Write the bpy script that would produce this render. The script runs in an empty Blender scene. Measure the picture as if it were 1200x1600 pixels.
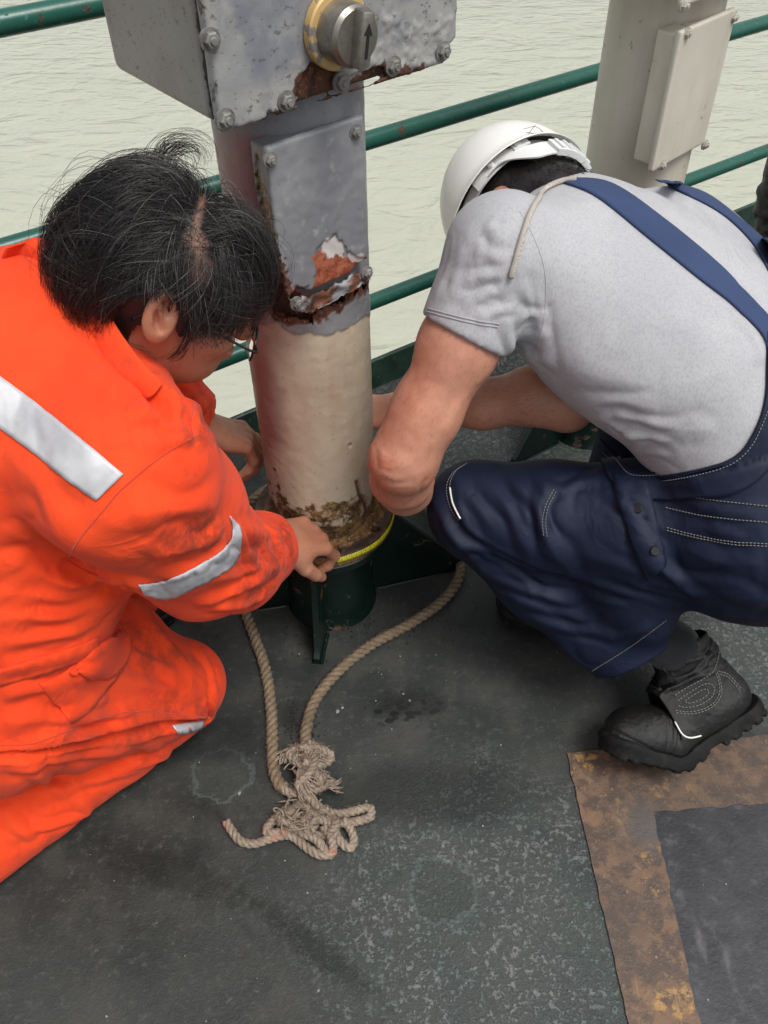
import bpy, bmesh, math, random
import numpy as np
from mathutils import Vector, Matrix, noise as mnoise
from mathutils.bvhtree import BVHTree
random.seed(7); np.random.seed(7)
SC = bpy.context.scene
COL = SC.collection

# ------------------------------------------------------------------ camera
CAM = np.array([0., 0., 1.5]); FPX = 1350.0
_p = math.radians(45.4); _a = math.radians(1.2)
_f = np.array([0, math.cos(_p), -math.sin(_p)])
_u0 = np.array([0, math.sin(_p), math.cos(_p)]); _r0 = np.array([1., 0, 0])
_r = math.cos(_a)*_r0 - math.sin(_a)*_u0
_u = math.sin(_a)*_r0 + math.cos(_a)*_u0
cam = bpy.data.objects.new('camera', bpy.data.cameras.new('camera')); COL.objects.link(cam)
cam.data.sensor_fit = 'VERTICAL'; cam.data.sensor_height = 36; cam.data.lens = 36*FPX/1600
cam.data.clip_start = .05; cam.data.clip_end = 5000
cam.matrix_world = Matrix(((_r[0], _u[0], -_f[0], CAM[0]), (_r[1], _u[1], -_f[1], CAM[1]), (_r[2], _u[2], -_f[2], CAM[2]), (0, 0, 0, 1)))
SC.camera = cam

# ------------------------------------------------------------------ overcast sky, soft sun
W = bpy.data.worlds.new('World'); SC.world = W; W.use_nodes = True
wn = W.node_tree; bg = wn.nodes['Background']
sky = wn.nodes.new('ShaderNodeTexSky'); sky.sky_type = 'NISHITA'; sky.sun_disc = False
SUN_EL, SUN_AZ = math.radians(64), math.radians(135)
sky.sun_elevation = SUN_EL; sky.sun_rotation = SUN_AZ
sky.air_density = 1.0; sky.dust_density = 4.0; sky.ozone_density = 1.0
hs = wn.nodes.new('ShaderNodeHueSaturation'); hs.inputs['Saturation'].default_value = 0.18
wn.links.new(sky.outputs[0], hs.inputs['Color']); wn.links.new(hs.outputs[0], bg.inputs[0])
bg.inputs[1].default_value = 0.135
sun = bpy.data.objects.new('sun', bpy.data.lights.new('sun', 'SUN')); COL.objects.link(sun)
sun.data.energy = 1.7; sun.data.angle = math.radians(22); sun.data.color = (1, .97, .92)
sd = Vector((math.sin(SUN_AZ)*math.cos(SUN_EL), math.cos(SUN_AZ)*math.cos(SUN_EL), math.sin(SUN_EL)))
sun.rotation_euler = sd.to_track_quat('Z', 'Y').to_euler()
SC.view_settings.view_transform = 'Standard'; SC.view_settings.look = 'None'
SC.view_settings.exposure = 0.35; SC.view_settings.gamma = 1; SC.view_settings.use_curve_mapping = False
SC.render.engine = 'CYCLES'
SC.cycles.use_denoising = True

# ------------------------------------------------------------------ geometry of the view: pixel of the photograph + distance -> point in the place
def P(x, y, z): return CAM + z*(_f + (x-600)/FPX*_r + (800-y)/FPX*_u)
def ray(x, y): 
    d = _f + (x-600)/FPX*_r + (800-y)/FPX*_u
    return d/np.linalg.norm(d)
def on_h(x, y, h):
    d = ray(x, y); return CAM + d*((h-CAM[2])/d[2])
def on_plane(x, y, p0, n):
    d = ray(x, y); return CAM + d*(np.dot(np.array(p0)-CAM, n)/np.dot(d, n))
def proj(V):
    q = np.asarray(V)-CAM; z = q@_f
    return np.stack([600+FPX*(q@_r)/z, 800-FPX*(q@_u)/z], -1)
def unit(v):
    v = np.asarray(v, float); return v/np.linalg.norm(v)

# ------------------------------------------------------------------ objects
def tag(o, label=None, cat=None, group=None, kind=None):
    if label: o['label'] = label
    if cat: o['category'] = cat
    if group: o['group'] = group
    if kind: o['kind'] = kind
    return o
def empty(name, loc, label, cat, group=None):
    o = bpy.data.objects.new(name, None); COL.objects.link(o); o.location = Vector(loc); o.empty_display_size = .1
    return tag(o, label, cat, group)
def mesh(name, V, F, mat=None, parent=None, smooth=True, label=None):
    me = bpy.data.meshes.new(name)
    me.from_pydata([tuple(map(float, v)) for v in V], [], [tuple(int(i) for i in f) for f in F])
    if smooth: me.polygons.foreach_set('use_smooth', np.ones(len(me.polygons), bool))
    me.update()
    return link(name, me, mat, parent, label)
def link(name, me, mat=None, parent=None, label=None):
    o = bpy.data.objects.new(name, me); COL.objects.link(o)
    if mat: me.materials.append(mat)
    if parent:
        o.parent = parent
        o.matrix_parent_inverse = wmat(parent).inverted()
    if label: o['label'] = label
    return o
def wmat(o):
    m = Matrix.LocRotScale(o.location, o.rotation_euler, o.scale)
    return (wmat(o.parent) @ o.matrix_parent_inverse @ m) if o.parent else m
def attr(o, name, vals):
    a = o.data.attributes.new(name, 'FLOAT', 'POINT'); a.data.foreach_set('value', np.asarray(vals, np.float32))
def frame_of(axis, hint=(0, 0, 1)):
    z = unit(axis); h = np.array(hint, float)
    if abs(np.dot(z, unit(h))) > .95: h = np.array([1., 0, 0])
    x = unit(np.cross(h, z)); return x, np.cross(z, x), z

class MB:
    """collects shapes, then links them as one mesh"""
    def __init__(s): s.V = []; s.F = []; s.n = 0
    def add(s, V, F):
        V = np.asarray(V, float); s.V.append(V); s.F += [[i+s.n for i in f] for f in F]; s.n += len(V); return s
    def box(s, c, size, ax=None, bev=0.0):
        ax = np.eye(3) if ax is None else np.array(ax); h = np.array(size)/2
        b = min(bev, min(h)*.9)
        if b <= 0:
            V = [np.array(c)+(np.array([i, j, k])*h)@ax for i in (-1, 1) for j in (-1, 1) for k in (-1, 1)]
            return s.add(V, [(0, 1, 3, 2), (4, 6, 7, 5), (0, 4, 5, 1), (2, 3, 7, 6), (0, 2, 6, 4), (1, 5, 7, 3)])
        bm = bmesh.new(); bmesh.ops.create_cube(bm, size=1)
        for v in bm.verts: v.co = Vector((v.co.x*size[0], v.co.y*size[1], v.co.z*size[2]))
        bmesh.ops.bevel(bm, geom=bm.edges[:], offset=b, segments=2, affect='EDGES', profile=.5)
        V = np.array([v.co[:] for v in bm.verts])@ax+np.array(c)
        bm.verts.index_update(); F = [[v.index for v in f.verts] for f in bm.faces]; bm.free()
        return s.add(V, F)
    def tube(s, pts, r, n=10, cap=True, closed=False, squash=None):
        pts = np.array(pts, float); m = len(pts); r = np.broadcast_to(np.array(r, float), (m,))
        T = np.gradient(pts, axis=0)
        if closed: T = np.roll(pts, -1, 0)-np.roll(pts, 1, 0)
        T /= np.linalg.norm(T, axis=1)[:, None]+1e-12
        x, y, _ = frame_of(T[0]); V = []
        for i in range(m):
            x = x-T[i]*np.dot(x, T[i]); x /= np.linalg.norm(x)+1e-12; y = np.cross(T[i], x)
            a = np.arange(n)*2*np.pi/n
            V.append(pts[i]+r[i]*(np.cos(a)[:, None]*x+np.sin(a)[:, None]*y))
        V = np.concatenate(V); F = []
        for i in range(m if closed else m-1):
            j = (i+1) % m
            for k in range(n):
                F.append((i*n+k, i*n+(k+1) % n, j*n+(k+1) % n, j*n+k))
        if cap and not closed:
            F.append(tuple(range(n))[::-1]); F.append(tuple((m-1)*n+k for k in range(n)))
        return s.add(V, F)
    def cyl(s, a, b, r, n=24, r2=None, bev=0.0):
        a = np.array(a, float); b = np.array(b, float); r2 = r if r2 is None else r2; d = unit(b-a)
        if bev > 0: return s.tube([a, a, a+d*bev, b-d*bev, b, b] if 0 else [a, a+d*bev, b-d*bev, b], [r-bev, r, r2, r2-bev], n)
        return s.tube([a, b], [r, r2], n)
    def hexbolt(s, c, nrm, r=.009, h=.007):
        c = np.array(c, float); nrm = unit(nrm)
        s.tube([c-nrm*.002, c+nrm*.0015], [r*1.35]*2, 16)
        s.tube([c+nrm*.0015, c+nrm*(h*.8), c+nrm*h], [r, r, r*.82], 6)
        return s.tube([c+nrm*h, c+nrm*(h*1.35)], [r*.5, r*.4], 10)
    def build(s, name, mat=None, parent=None, smooth=True, label=None, auto=35):
        o = mesh(name, np.concatenate(s.V), s.F, mat, parent, smooth, label)
        if smooth and auto:
            me = o.data; a = math.radians(auto)
            bm = bmesh.new(); bm.from_mesh(me)
            for e in bm.edges:
                if len(e.link_faces) == 2 and e.calc_face_angle(0) > a: e.smooth = False
            bm.to_mesh(me); bm.free()
        return o
def spline(pts, n=8, closed=False):
    p = np.array(pts, float); m = len(p); out = []
    idx = range(m if closed else m-1)
    for i in idx:
        if closed: a, b, c, d = p[(i-1) % m], p[i], p[(i+1) % m], p[(i+2) % m]
        else: a, b, c, d = p[max(i-1, 0)], p[i], p[i+1], p[min(i+2, m-1)]
        for t in np.arange(n)/n:
            out.append(.5*((2*b)+(c-a)*t+(2*a-5*b+4*c-d)*t*t+(-a+3*b-3*c+d)*t**3))
    if not closed: out.append(p[-1])
    return np.array(out)
def resample(p, step):
    p = np.array(p); d = np.r_[0, np.cumsum(np.linalg.norm(np.diff(p, axis=0), axis=1))]
    n = max(2, int(d[-1]/step)+1); t = np.linspace(0, d[-1], n)
    return np.stack([np.interp(t, d, p[:, k]) for k in range(p.shape[1])], -1)

# ------------------------------------------------------------------ signed distance bodies, meshed by surface nets
class SDF:
    def __init__(s, lo, hi, h):
        s.h = h; s.lo = np.array(lo, np.float32); n = np.ceil((np.array(hi)-s.lo)/h).astype(int)+1
        s.n = n; s.F = np.full(n, 9.0, np.float32)
        s.ax = [s.lo[i]+h*np.arange(n[i], dtype=np.float32) for i in range(3)]
    def _sl(s, lo, hi, pad):
        sl = []
        for i in range(3):
            a = max(0, int((lo[i]-pad-s.lo[i])/s.h)); b = min(s.n[i], int((hi[i]+pad-s.lo[i])/s.h)+2)
            if b <= a: return None
            sl.append(slice(a, b))
        return tuple(sl)
    def _g(s, sl):
        return [s.ax[0][sl[0]][:, None, None], s.ax[1][sl[1]][None, :, None], s.ax[2][sl[2]][None, None, :]]
    def _mix(s, sl, d, k, op):
        A = s.F[sl]
        if op == '-': d = -d; 
        if k > 0:
            if op == '+':
                t = np.clip(.5+.5*(A-d)/k, 0, 1); R = A+(d-A)*t-k*t*(1-t)
            else:
                t = np.clip(.5-.5*(A-d)/k, 0, 1); R = A+(d-A)*t+k*t*(1-t)
        else: R = np.minimum(A, d) if op == '+' else np.maximum(A, d)
        s.F[sl] = R
    def cone(s, a, b, ra, rb=None, k=.02, op='+', flat=None, fs=1.0):
        """tapered capsule; flat = direction along which it is scaled by fs"""
        rb = ra if rb is None else rb; a = np.array(a, np.float32); b = np.array(b, np.float32); R = max(ra, rb)*max(1, fs)
        sl = s._sl(np.minimum(a, b)-R, np.maximum(a, b)+R, k+.03)
        if sl is None: return s
        X, Y, Z = s._g(sl); ab = b-a; L = float(ab@ab)+1e-12
        px, py, pz = X-a[0], Y-a[1], Z-a[2]
        t = np.clip((px*ab[0]+py*ab[1]+pz*ab[2])/L, 0, 1)
        px = px-t*ab[0]; py = py-t*ab[1]; pz = pz-t*ab[2]
        q = px*px+py*py+pz*pz
        if flat is not None:
            f = unit(flat).astype(np.float32); c = px*f[0]+py*f[1]+pz*f[2]; q = q+c*c*(1/fs**2-1)
        d = np.sqrt(q)-(ra+(rb-ra)*t)
        if flat is not None and fs < 1: d = d*(fs*.5+.5)
        s._mix(sl, d, k, op); return s
    def chain(s, pts, rs, k=.01, **kw):
        for i in range(len(pts)-1): s.cone(pts[i], pts[i+1], rs[i], rs[i+1], k, **kw)
        return s
    def ell(s, c, r, ax=None, k=.02, op='+'):
        c = np.array(c, np.float32); ax = np.eye(3) if ax is None else np.array(ax, float); R = max(r)
        ext = np.sqrt(((np.array(r)[:, None]*ax)**2).sum(0))
        sl = s._sl(c-ext, c+ext, k+.03)
        if sl is None: return s
        X, Y, Z = s._g(sl); px, py, pz = X-c[0], Y-c[1], Z-c[2]
        k0 = 0; k1 = 0
        for i in range(3):
            q = (px*ax[i][0]+py*ax[i][1]+pz*ax[i][2])/r[i]; k0 = k0+q*q; k1 = k1+(q/r[i])**2
        k0 = np.sqrt(k0); k1 = np.sqrt(k1)+1e-9; d = k0*(k0-1)/k1
        s._mix(sl, d.astype(np.float32), k, op); return s
    def box(s, c, size, ax=None, rad=.005, k=.01, op='+'):
        c = np.array(c, np.float32); ax = np.eye(3) if ax is None else np.array(ax, float); h = np.array(size)/2
        ext = np.abs(ax.T)@h
        sl = s._sl(c-ext, c+ext, k+.03)
        if sl is None: return s
        X, Y, Z = s._g(sl); px, py, pz = X-c[0], Y-c[1], Z-c[2]; o = 0; ins = -9
        for i in range(3):
            q = np.abs(px*ax[i][0]+py*ax[i][1]+pz*ax[i][2])-h[i]+rad
            o = o+np.maximum(q, 0)**2; ins = np.maximum(ins, q)
        d = np.sqrt(o)+np.minimum(ins, 0)-rad
        s._mix(sl, d.astype(np.float32), k, op); return s
    def cut(s, p, n, k=0.0, near=None, R=None):
        """remove what lies on the +n side of the plane, optionally only within R of near"""
        n = unit(n)
        if near is None: sl = (slice(None),)*3
        else:
            near = np.array(near); sl = s._sl(near-R, near+R, 0)
            if sl is None: return s
        X, Y, Z = s._g(sl); d = ((X-p[0])*n[0]+(Y-p[1])*n[1]+(Z-p[2])*n[2]).astype(np.float32)
        A = s.F[sl]
        if near is not None:
            m = np.sqrt((X-near[0])**2+(Y-near[1])**2+(Z-near[2])**2) < R
            s.F[sl] = np.where(m, np.maximum(A, d), A)
        else: s.F[sl] = np.maximum(A, d)
        return s
    def copy(s):
        o = object.__new__(SDF); o.h, o.lo, o.n, o.ax = s.h, s.lo, s.n, s.ax; o.F = s.F.copy(); return o
    def nets(s, iso=0.0, relax=1):
        F = s.F-iso; F[0] = F[-1] = 9; F[:, 0] = F[:, -1] = 9; F[:, :, 0] = F[:, :, -1] = 9
        I = F < 0
        c = np.zeros(np.array(I.shape)-1, np.uint8)
        sl = (slice(None, -1), slice(1, None))
        for i in (0, 1):
            for j in (0, 1):
                for k in (0, 1): c += I[sl[i], sl[j], sl[k]]
        act = (c > 0) & (c < 8); idx = np.argwhere(act); N = len(idx)
        ids = np.full(act.shape, -1, np.int32); ids[tuple(idx.T)] = np.arange(N)
        acc = np.zeros((N, 3)); cnt = np.zeros(N)
        cor = [(i, j, k) for i in (0, 1) for j in (0, 1) for k in (0, 1)]
        val = {q: F[idx[:, 0]+q[0], idx[:, 1]+q[1], idx[:, 2]+q[2]].astype(float) for q in cor}
        for q in cor:
            for a in range(3):
                if q[a]: continue
                q2 = list(q); q2[a] = 1; q2 = tuple(q2)
                va, vb = val[q], val[q2]; m = (va < 0) != (vb < 0)
                t = np.where(m, va/(va-vb+1e-20), 0)
                p = np.array(q, float)[None]+np.zeros((N, 3)); p[:, a] += t
                acc[m] += p[m]; cnt[m] += 1
        V = s.lo+s.h*(idx+acc/cnt[:, None])
        Q = []
        for a in range(3):
            b, cc = (a+1) % 3, (a+2) % 3
            s0 = [slice(None)]*3; s1 = [slice(None)]*3; s0[a] = slice(None, -1); s1[a] = slice(1, None)
            A, B = I[tuple(s0)], I[tuple(s1)]
            e = np.argwhere(A != B); inside0 = A[tuple(e.T)]
            ok = (e[:, b] > 0) & (e[:, cc] > 0) & (e[:, b] < act.shape[b]) & (e[:, cc] < act.shape[cc])
            e = e[ok]; inside0 = inside0[ok]
            def gid(db, dc):
                g = e.copy(); g[:, b] -= db; g[:, cc] -= dc; return ids[tuple(g.T)]
            q = np.stack([gid(0, 0), gid(1, 0), gid(1, 1), gid(0, 1)], 1)
            q[~inside0] = q[~inside0][:, ::-1]; Q.append(q)
        Q = np.concatenate(Q); V = V.astype(float)
        for _ in range(relax):
            S = np.zeros_like(V); n = np.zeros(len(V))
            for i in range(4):
                j = (i+1) % 4
                np.add.at(S, Q[:, i], V[Q[:, j]]); np.add.at(n, Q[:, i], 1)
                np.add.at(S, Q[:, j], V[Q[:, i]]); np.add.at(n, Q[:, j], 1)
            V = V*.5+.5*S/n[:, None]
        return V, Q
def normals(V, Q):
    a = np.cross(V[Q[:, 2]]-V[Q[:, 0]], V[Q[:, 3]]-V[Q[:, 1]]); N = np.zeros_like(V)
    for i in range(4): np.add.at(N, Q[:, i], a)
    return N/(np.linalg.norm(N, axis=1)[:, None]+1e-12)
def bvh(V, Q): return BVHTree.FromPolygons([tuple(v) for v in V.tolist()], Q.tolist())
def hit(tree, x, y, off=0.0, back=None):
    d = ray(x, y); loc, n, i, t = tree.ray_cast(Vector(CAM), Vector(d))
    if loc is None:
        loc, n, i, t = tree.find_nearest(Vector(P(x, y, back or 1.3)))
    n = np.array(n); n = n if np.dot(n, d) < 0 else -n
    return np.array(loc)+n*off, n
def noise3(V, scale, seed=0.0, octs=1):
    o = Vector((seed*7.3, seed*3.1, seed*5.7))
    if octs == 1: return np.array([mnoise.noise(Vector(v)*scale+o) for v in V.tolist()])
    return np.array([mnoise.fractal(Vector(v)*scale+o, .6, 2.1, octs) for v in V.tolist()])
def seg_dist(V, L):
    """distance of every V to polyline L, and the fraction along it"""
    best = np.full(len(V), 1e9); tt = np.zeros(len(V)); m = len(L)-1
    for i in range(m):
        a, b = L[i], L[i+1]; ab = b-a; t = np.clip((V-a)@ab/(ab@ab+1e-12), 0, 1)
        d = np.linalg.norm(V-a-t[:, None]*ab, axis=1); k = d < best
        best[k] = d[k]; tt[k] = (i+t[k])/m
    return best, tt
def folds(V, Q, tree, items):
    """raise cloth folds: items are (pixel polyline, width m, height m [, sharp valley beside it])"""
    N = normals(V, Q); D = np.zeros(len(V))
    for it in items:
        path, w, amp = it[:3]
        px = spline(path, 4) if len(path) > 2 else np.array(path, float)
        L = np.array([hit(tree, x, y)[0] for x, y in px]); lo = L.min(0)-4*w; hi = L.max(0)+4*w
        m = np.where(((V > lo) & (V < hi)).all(1))[0]
        if len(m) == 0: continue
        d, t = seg_dist(V[m], L); env = np.clip(np.minimum(t, 1-t)*5, 0, 1)**.7
        d = d*(1+.35*np.sin(t*9+len(path))); pr = .55*np.exp(-(d/w)**2)+.5*np.exp(-np.abs(d)/(.75*w))-.5*np.exp(-((d-1.7*w)/(.7*w))**2)
        D[m] += amp*env*pr
    return V+N*D[:, None]
def cloth_noise(V, Q, amp=.003, sc=9, stretch=(1, 1, 1), seed=1):
    N = normals(V, Q); W_ = V*np.array(stretch)
    n = noise3(W_, sc, seed); n2 = noise3(W_+n[:, None]*.05, sc*2.3, seed+4)
    return V+N*(amp*(1-2*np.abs(n))+amp*.5*n2)[:, None]
def strip(name, A, B, tree, mat, parent, n=60, m=6, off=.003, thick=.002, label=None, puff=0.0, wob=0.0):
    """a band of cloth lying on a body between two pixel lines"""
    A = resample(spline(A, 8) if len(A) > 2 else np.array(A, float), 1); B = resample(spline(B, 8) if len(B) > 2 else np.array(B, float), 1)
    ta = np.linspace(0, 1, len(A)); tb = np.linspace(0, 1, len(B)); t = np.linspace(0, 1, n)
    A = np.stack([np.interp(t, ta, A[:, k]) for k in (0, 1)], -1); B = np.stack([np.interp(t, tb, B[:, k]) for k in (0, 1)], -1)
    T = []; last = None
    Z = np.zeros((n, m))
    for i in range(n):
        for j in range(m):
            s_ = j/(m-1); x, y = A[i]*(1-s_)+B[i]*s_
            loc, nn = hit(tree, x, y)
            Z[i, j] = (loc-CAM)@_f; T.append((x, y, nn))
    V = []
    for i in range(n):
        for j in range(m):
            x, y, nn = T[i*m+j]; s_ = j/(m-1)
            V.append(P(x, y, Z[i, j])+nn*(off+puff*math.sin(math.pi*s_)+wob*mnoise.noise(Vector((i*.35, j*.6, 1.7)))))
    V = np.array(V); G = V.reshape(n, m, 3); N = np.cross(np.gradient(G, axis=0), np.gradient(G, axis=1)).reshape(-1, 3)
    N /= np.linalg.norm(N, axis=1)[:, None]+1e-12
    if np.mean(((CAM-V)*N).sum(1)) < 0: N = -N
    F = []; nv = n*m
    V2 = np.concatenate([V, V-N*thick])
    for i in range(n-1):
        for j in range(m-1):
            a = i*m+j; F.append((a, a+1, a+m+1, a+m)); F.append((a+nv, a+m+nv, a+m+1+nv, a+1+nv))
    for i in range(n-1):
        for j in (0, m-1):
            a = i*m+j; F.append((a, a+m, a+m+nv, a+nv))
    for j in range(m-1):
        for i in (0, n-1):
            a = i*m+j; F.append((a, a+1, a+1+nv, a+nv))
    o = mesh(name, V2, F, mat, parent, True, label)
    bm = bmesh.new(); bm.from_mesh(o.data); bmesh.ops.recalc_face_normals(bm, faces=bm.faces[:]); bm.to_mesh(o.data); bm.free()
    return o
def stitch(mb, path, tree, r=.0009, off=.001, dash=None, gap=None):
    """sewn thread along a pixel path: one raised line, or dashes"""
    px = resample(spline(path, 8), 3); L = np.array([np.r_[hit(tree, x, y, off)[0]] for x, y in px])
    L[1:-1] = (L[:-2]+L[1:-1]*2+L[2:])/4
    if dash is None: mb.tube(L, r, 5); return mb
    L = resample(L, dash+gap)
    for i in range(len(L)-1):
        d = L[i+1]-L[i]; mb.tube([L[i], L[i]+d*dash/(dash+gap)], r, 5)
    return mb
def poly_sd(Q, poly):
    """signed distance in the plane, negative inside"""
    Q = np.asarray(Q); poly = np.array(poly, float); d = np.full(len(Q), 1e18); ins = np.zeros(len(Q), bool); n = len(poly)
    for i in range(n):
        a, b = poly[i], poly[(i+1) % n]; e = b-a; w = Q-a
        t = np.clip((w@e)/(e@e), 0, 1); q = w-t[:, None]*e; d = np.minimum(d, (q*q).sum(1))
        c = ((a[1] <= Q[:, 1]) != (b[1] <= Q[:, 1])); x = a[0]+(Q[:, 1]-a[1])/(b[1]-a[1]+1e-12)*(b[0]-a[0])
        ins ^= c & (Q[:, 0] < x)
    return np.sqrt(d)*np.where(ins, -1, 1)
def sstep(a, b, x):
    t = np.clip((x-a)/(b-a), 0, 1); return t*t*(3-2*t)

# ------------------------------------------------------------------ materials
class NT:
    def __init__(s, name):
        s.m = bpy.data.materials.new(name); s.m.use_nodes = True; s.t = s.m.node_tree; s.b = s.t.nodes['Principled BSDF']
        s.co = s.t.nodes.new('ShaderNodeTexCoord').outputs['Object']
    def n(s, t): return s.t.nodes.new('ShaderNode'+t)
    def l(s, a, b):
        if isinstance(a, (int, float)): b.default_value = a
        elif isinstance(a, (tuple, list)): b.default_value = tuple(a)+((1,) if len(a) == 3 and len(b.default_value) == 4 else ())
        else: s.t.links.new(a, b)
    def map(s, sc=(1, 1, 1), loc=(0, 0, 0), rot=(0, 0, 0), co=None):
        m = s.n('Mapping'); s.l(co or s.co, m.inputs[0]); m.inputs['Scale'].default_value = sc; m.inputs['Location'].default_value = loc; m.inputs['Rotation'].default_value = rot
        return m.outputs[0]
    def noise(s, sc, det=3, rough=.55, co=None, dist=0.0, col=False):
        m = s.n('TexNoise'); s.l(co or s.co, m.inputs['Vector']); m.inputs['Scale'].default_value = sc; m.inputs['Detail'].default_value = det
        m.inputs['Roughness'].default_value = rough; m.inputs['Distortion'].default_value = dist; return m.outputs['Color' if col else 'Fac']
    def vor(s, sc, feat='F1', co=None, out='Distance', rnd=1.0):
        m = s.n('TexVoronoi'); m.feature = feat; s.l(co or s.co, m.inputs['Vector']); m.inputs['Scale'].default_value = sc
        m.inputs['Randomness'].default_value = rnd; return m.outputs[out]
    def wave(s, sc, dist=0, co=None, d='X', det=2):
        m = s.n('TexWave'); s.l(co or s.co, m.inputs['Vector']); m.inputs['Scale'].default_value = sc; m.inputs['Distortion'].default_value = dist
        m.inputs['Detail'].default_value = det; m.bands_direction = d; return m.outputs['Fac']
    def att(s, name):
        m = s.n('Attribute'); m.attribute_name = name; return m.outputs['Fac']
    def ramp(s, f, stops, interp='LINEAR'):
        m = s.n('ValToRGB'); s.l(f, m.inputs[0]); e = m.color_ramp.elements; m.color_ramp.interpolation = interp
        while len(e) < len(stops): e.new(.5)
        for q, (p, c) in zip(e, stops):
            q.position = p; q.color = (c, c, c, 1) if isinstance(c, (int, float)) else tuple(c)+(1,)
        return m.outputs[0]
    def mr(s, f, a, b, c=0.0, d=1.0):
        m = s.n('MapRange'); m.interpolation_type = 'SMOOTHSTEP'
        for i, v in enumerate((f, a, b, c, d)): s.l(v, m.inputs[i])
        return m.outputs[0]
    def mix(s, f, a, b, mode='MIX'):
        m = s.n('Mix'); m.data_type = 'RGBA'; m.blend_type = mode; s.l(f, m.inputs[0]); s.l(a, m.inputs[6]); s.l(b, m.inputs[7]); return m.outputs[2]
    def math(s, op, a, b=0.0, c=0.0):
        m = s.n('Math'); m.operation = op; s.l(a, m.inputs[0]); s.l(b, m.inputs[1]); s.l(c, m.inputs[2]); return m.outputs[0]
    def bump(s, h, st=.3, dist=.002, nrm=None):
        m = s.n('Bump'); s.l(h, m.inputs['Height']); m.inputs['Strength'].default_value = st; m.inputs['Distance'].default_value = dist
        if nrm: s.l(nrm, m.inputs['Normal'])
        return m.outputs[0]
    def out(s, col=None, rough=None, nrm=None, **kw):
        if col is not None: s.l(col, s.b.inputs['Base Color'])
        if rough is not None: s.l(rough, s.b.inputs['Roughness'])
        if nrm is not None: s.l(nrm, s.b.inputs['Normal'])
        for k, v in kw.items(): s.l(v, s.b.inputs[k.replace('_', ' ')])
        return s.m
# ================================================================== deck, water, kerb, rails
def m_water():
    t = NT('muddy_sea_water')
    c1 = t.map((1, 1, 1), rot=(0, 0, math.radians(30)))
    big = t.noise(.35, 3, .5, co=t.map((1, 2.2, 1), rot=(0, 0, .5)))
    a = t.noise(.85, 3, .5, co=t.map((.8, 1.5, 1), rot=(0, 0, .5)), dist=1.2)
    b = t.noise(2.6, 3, .5, co=t.map((.8, 1.5, 1), rot=(0, 0, .35)), dist=.8)
    h = t.math('ADD', t.math('MULTIPLY', a, .9), t.math('MULTIPLY', b, .28))
    col = t.mix(big, (.365, .375, .30), (.43, .44, .36))
    nr = t.bump(h, 1.0, .12)
    return t.out(col, .12, nr, IOR=1.33)
M_WATER = m_water()
mesh('sea_water', [(-400, -60, -7), (400, -60, -7), (400, 900, -7), (-400, 900, -7)], [(0, 1, 2, 3)], M_WATER, smooth=False)['kind'] = 'structure'

# edge of the deck: two points on the foot of the green kerb
RDIR = (lambda d: unit([d[0], d[1], 0]))(_f + (3594-600)/FPX*_r + (800+745)/FPX*_u)
E0 = on_h(580, 607, 0.0); E0[2] = 0
ENRM = np.array([-RDIR[1], RDIR[0], 0])            # outward, to the sea
def edge(s, out=0.0, h=0.0): return E0+RDIR*s+ENRM*out+np.array([0, 0, h])

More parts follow.
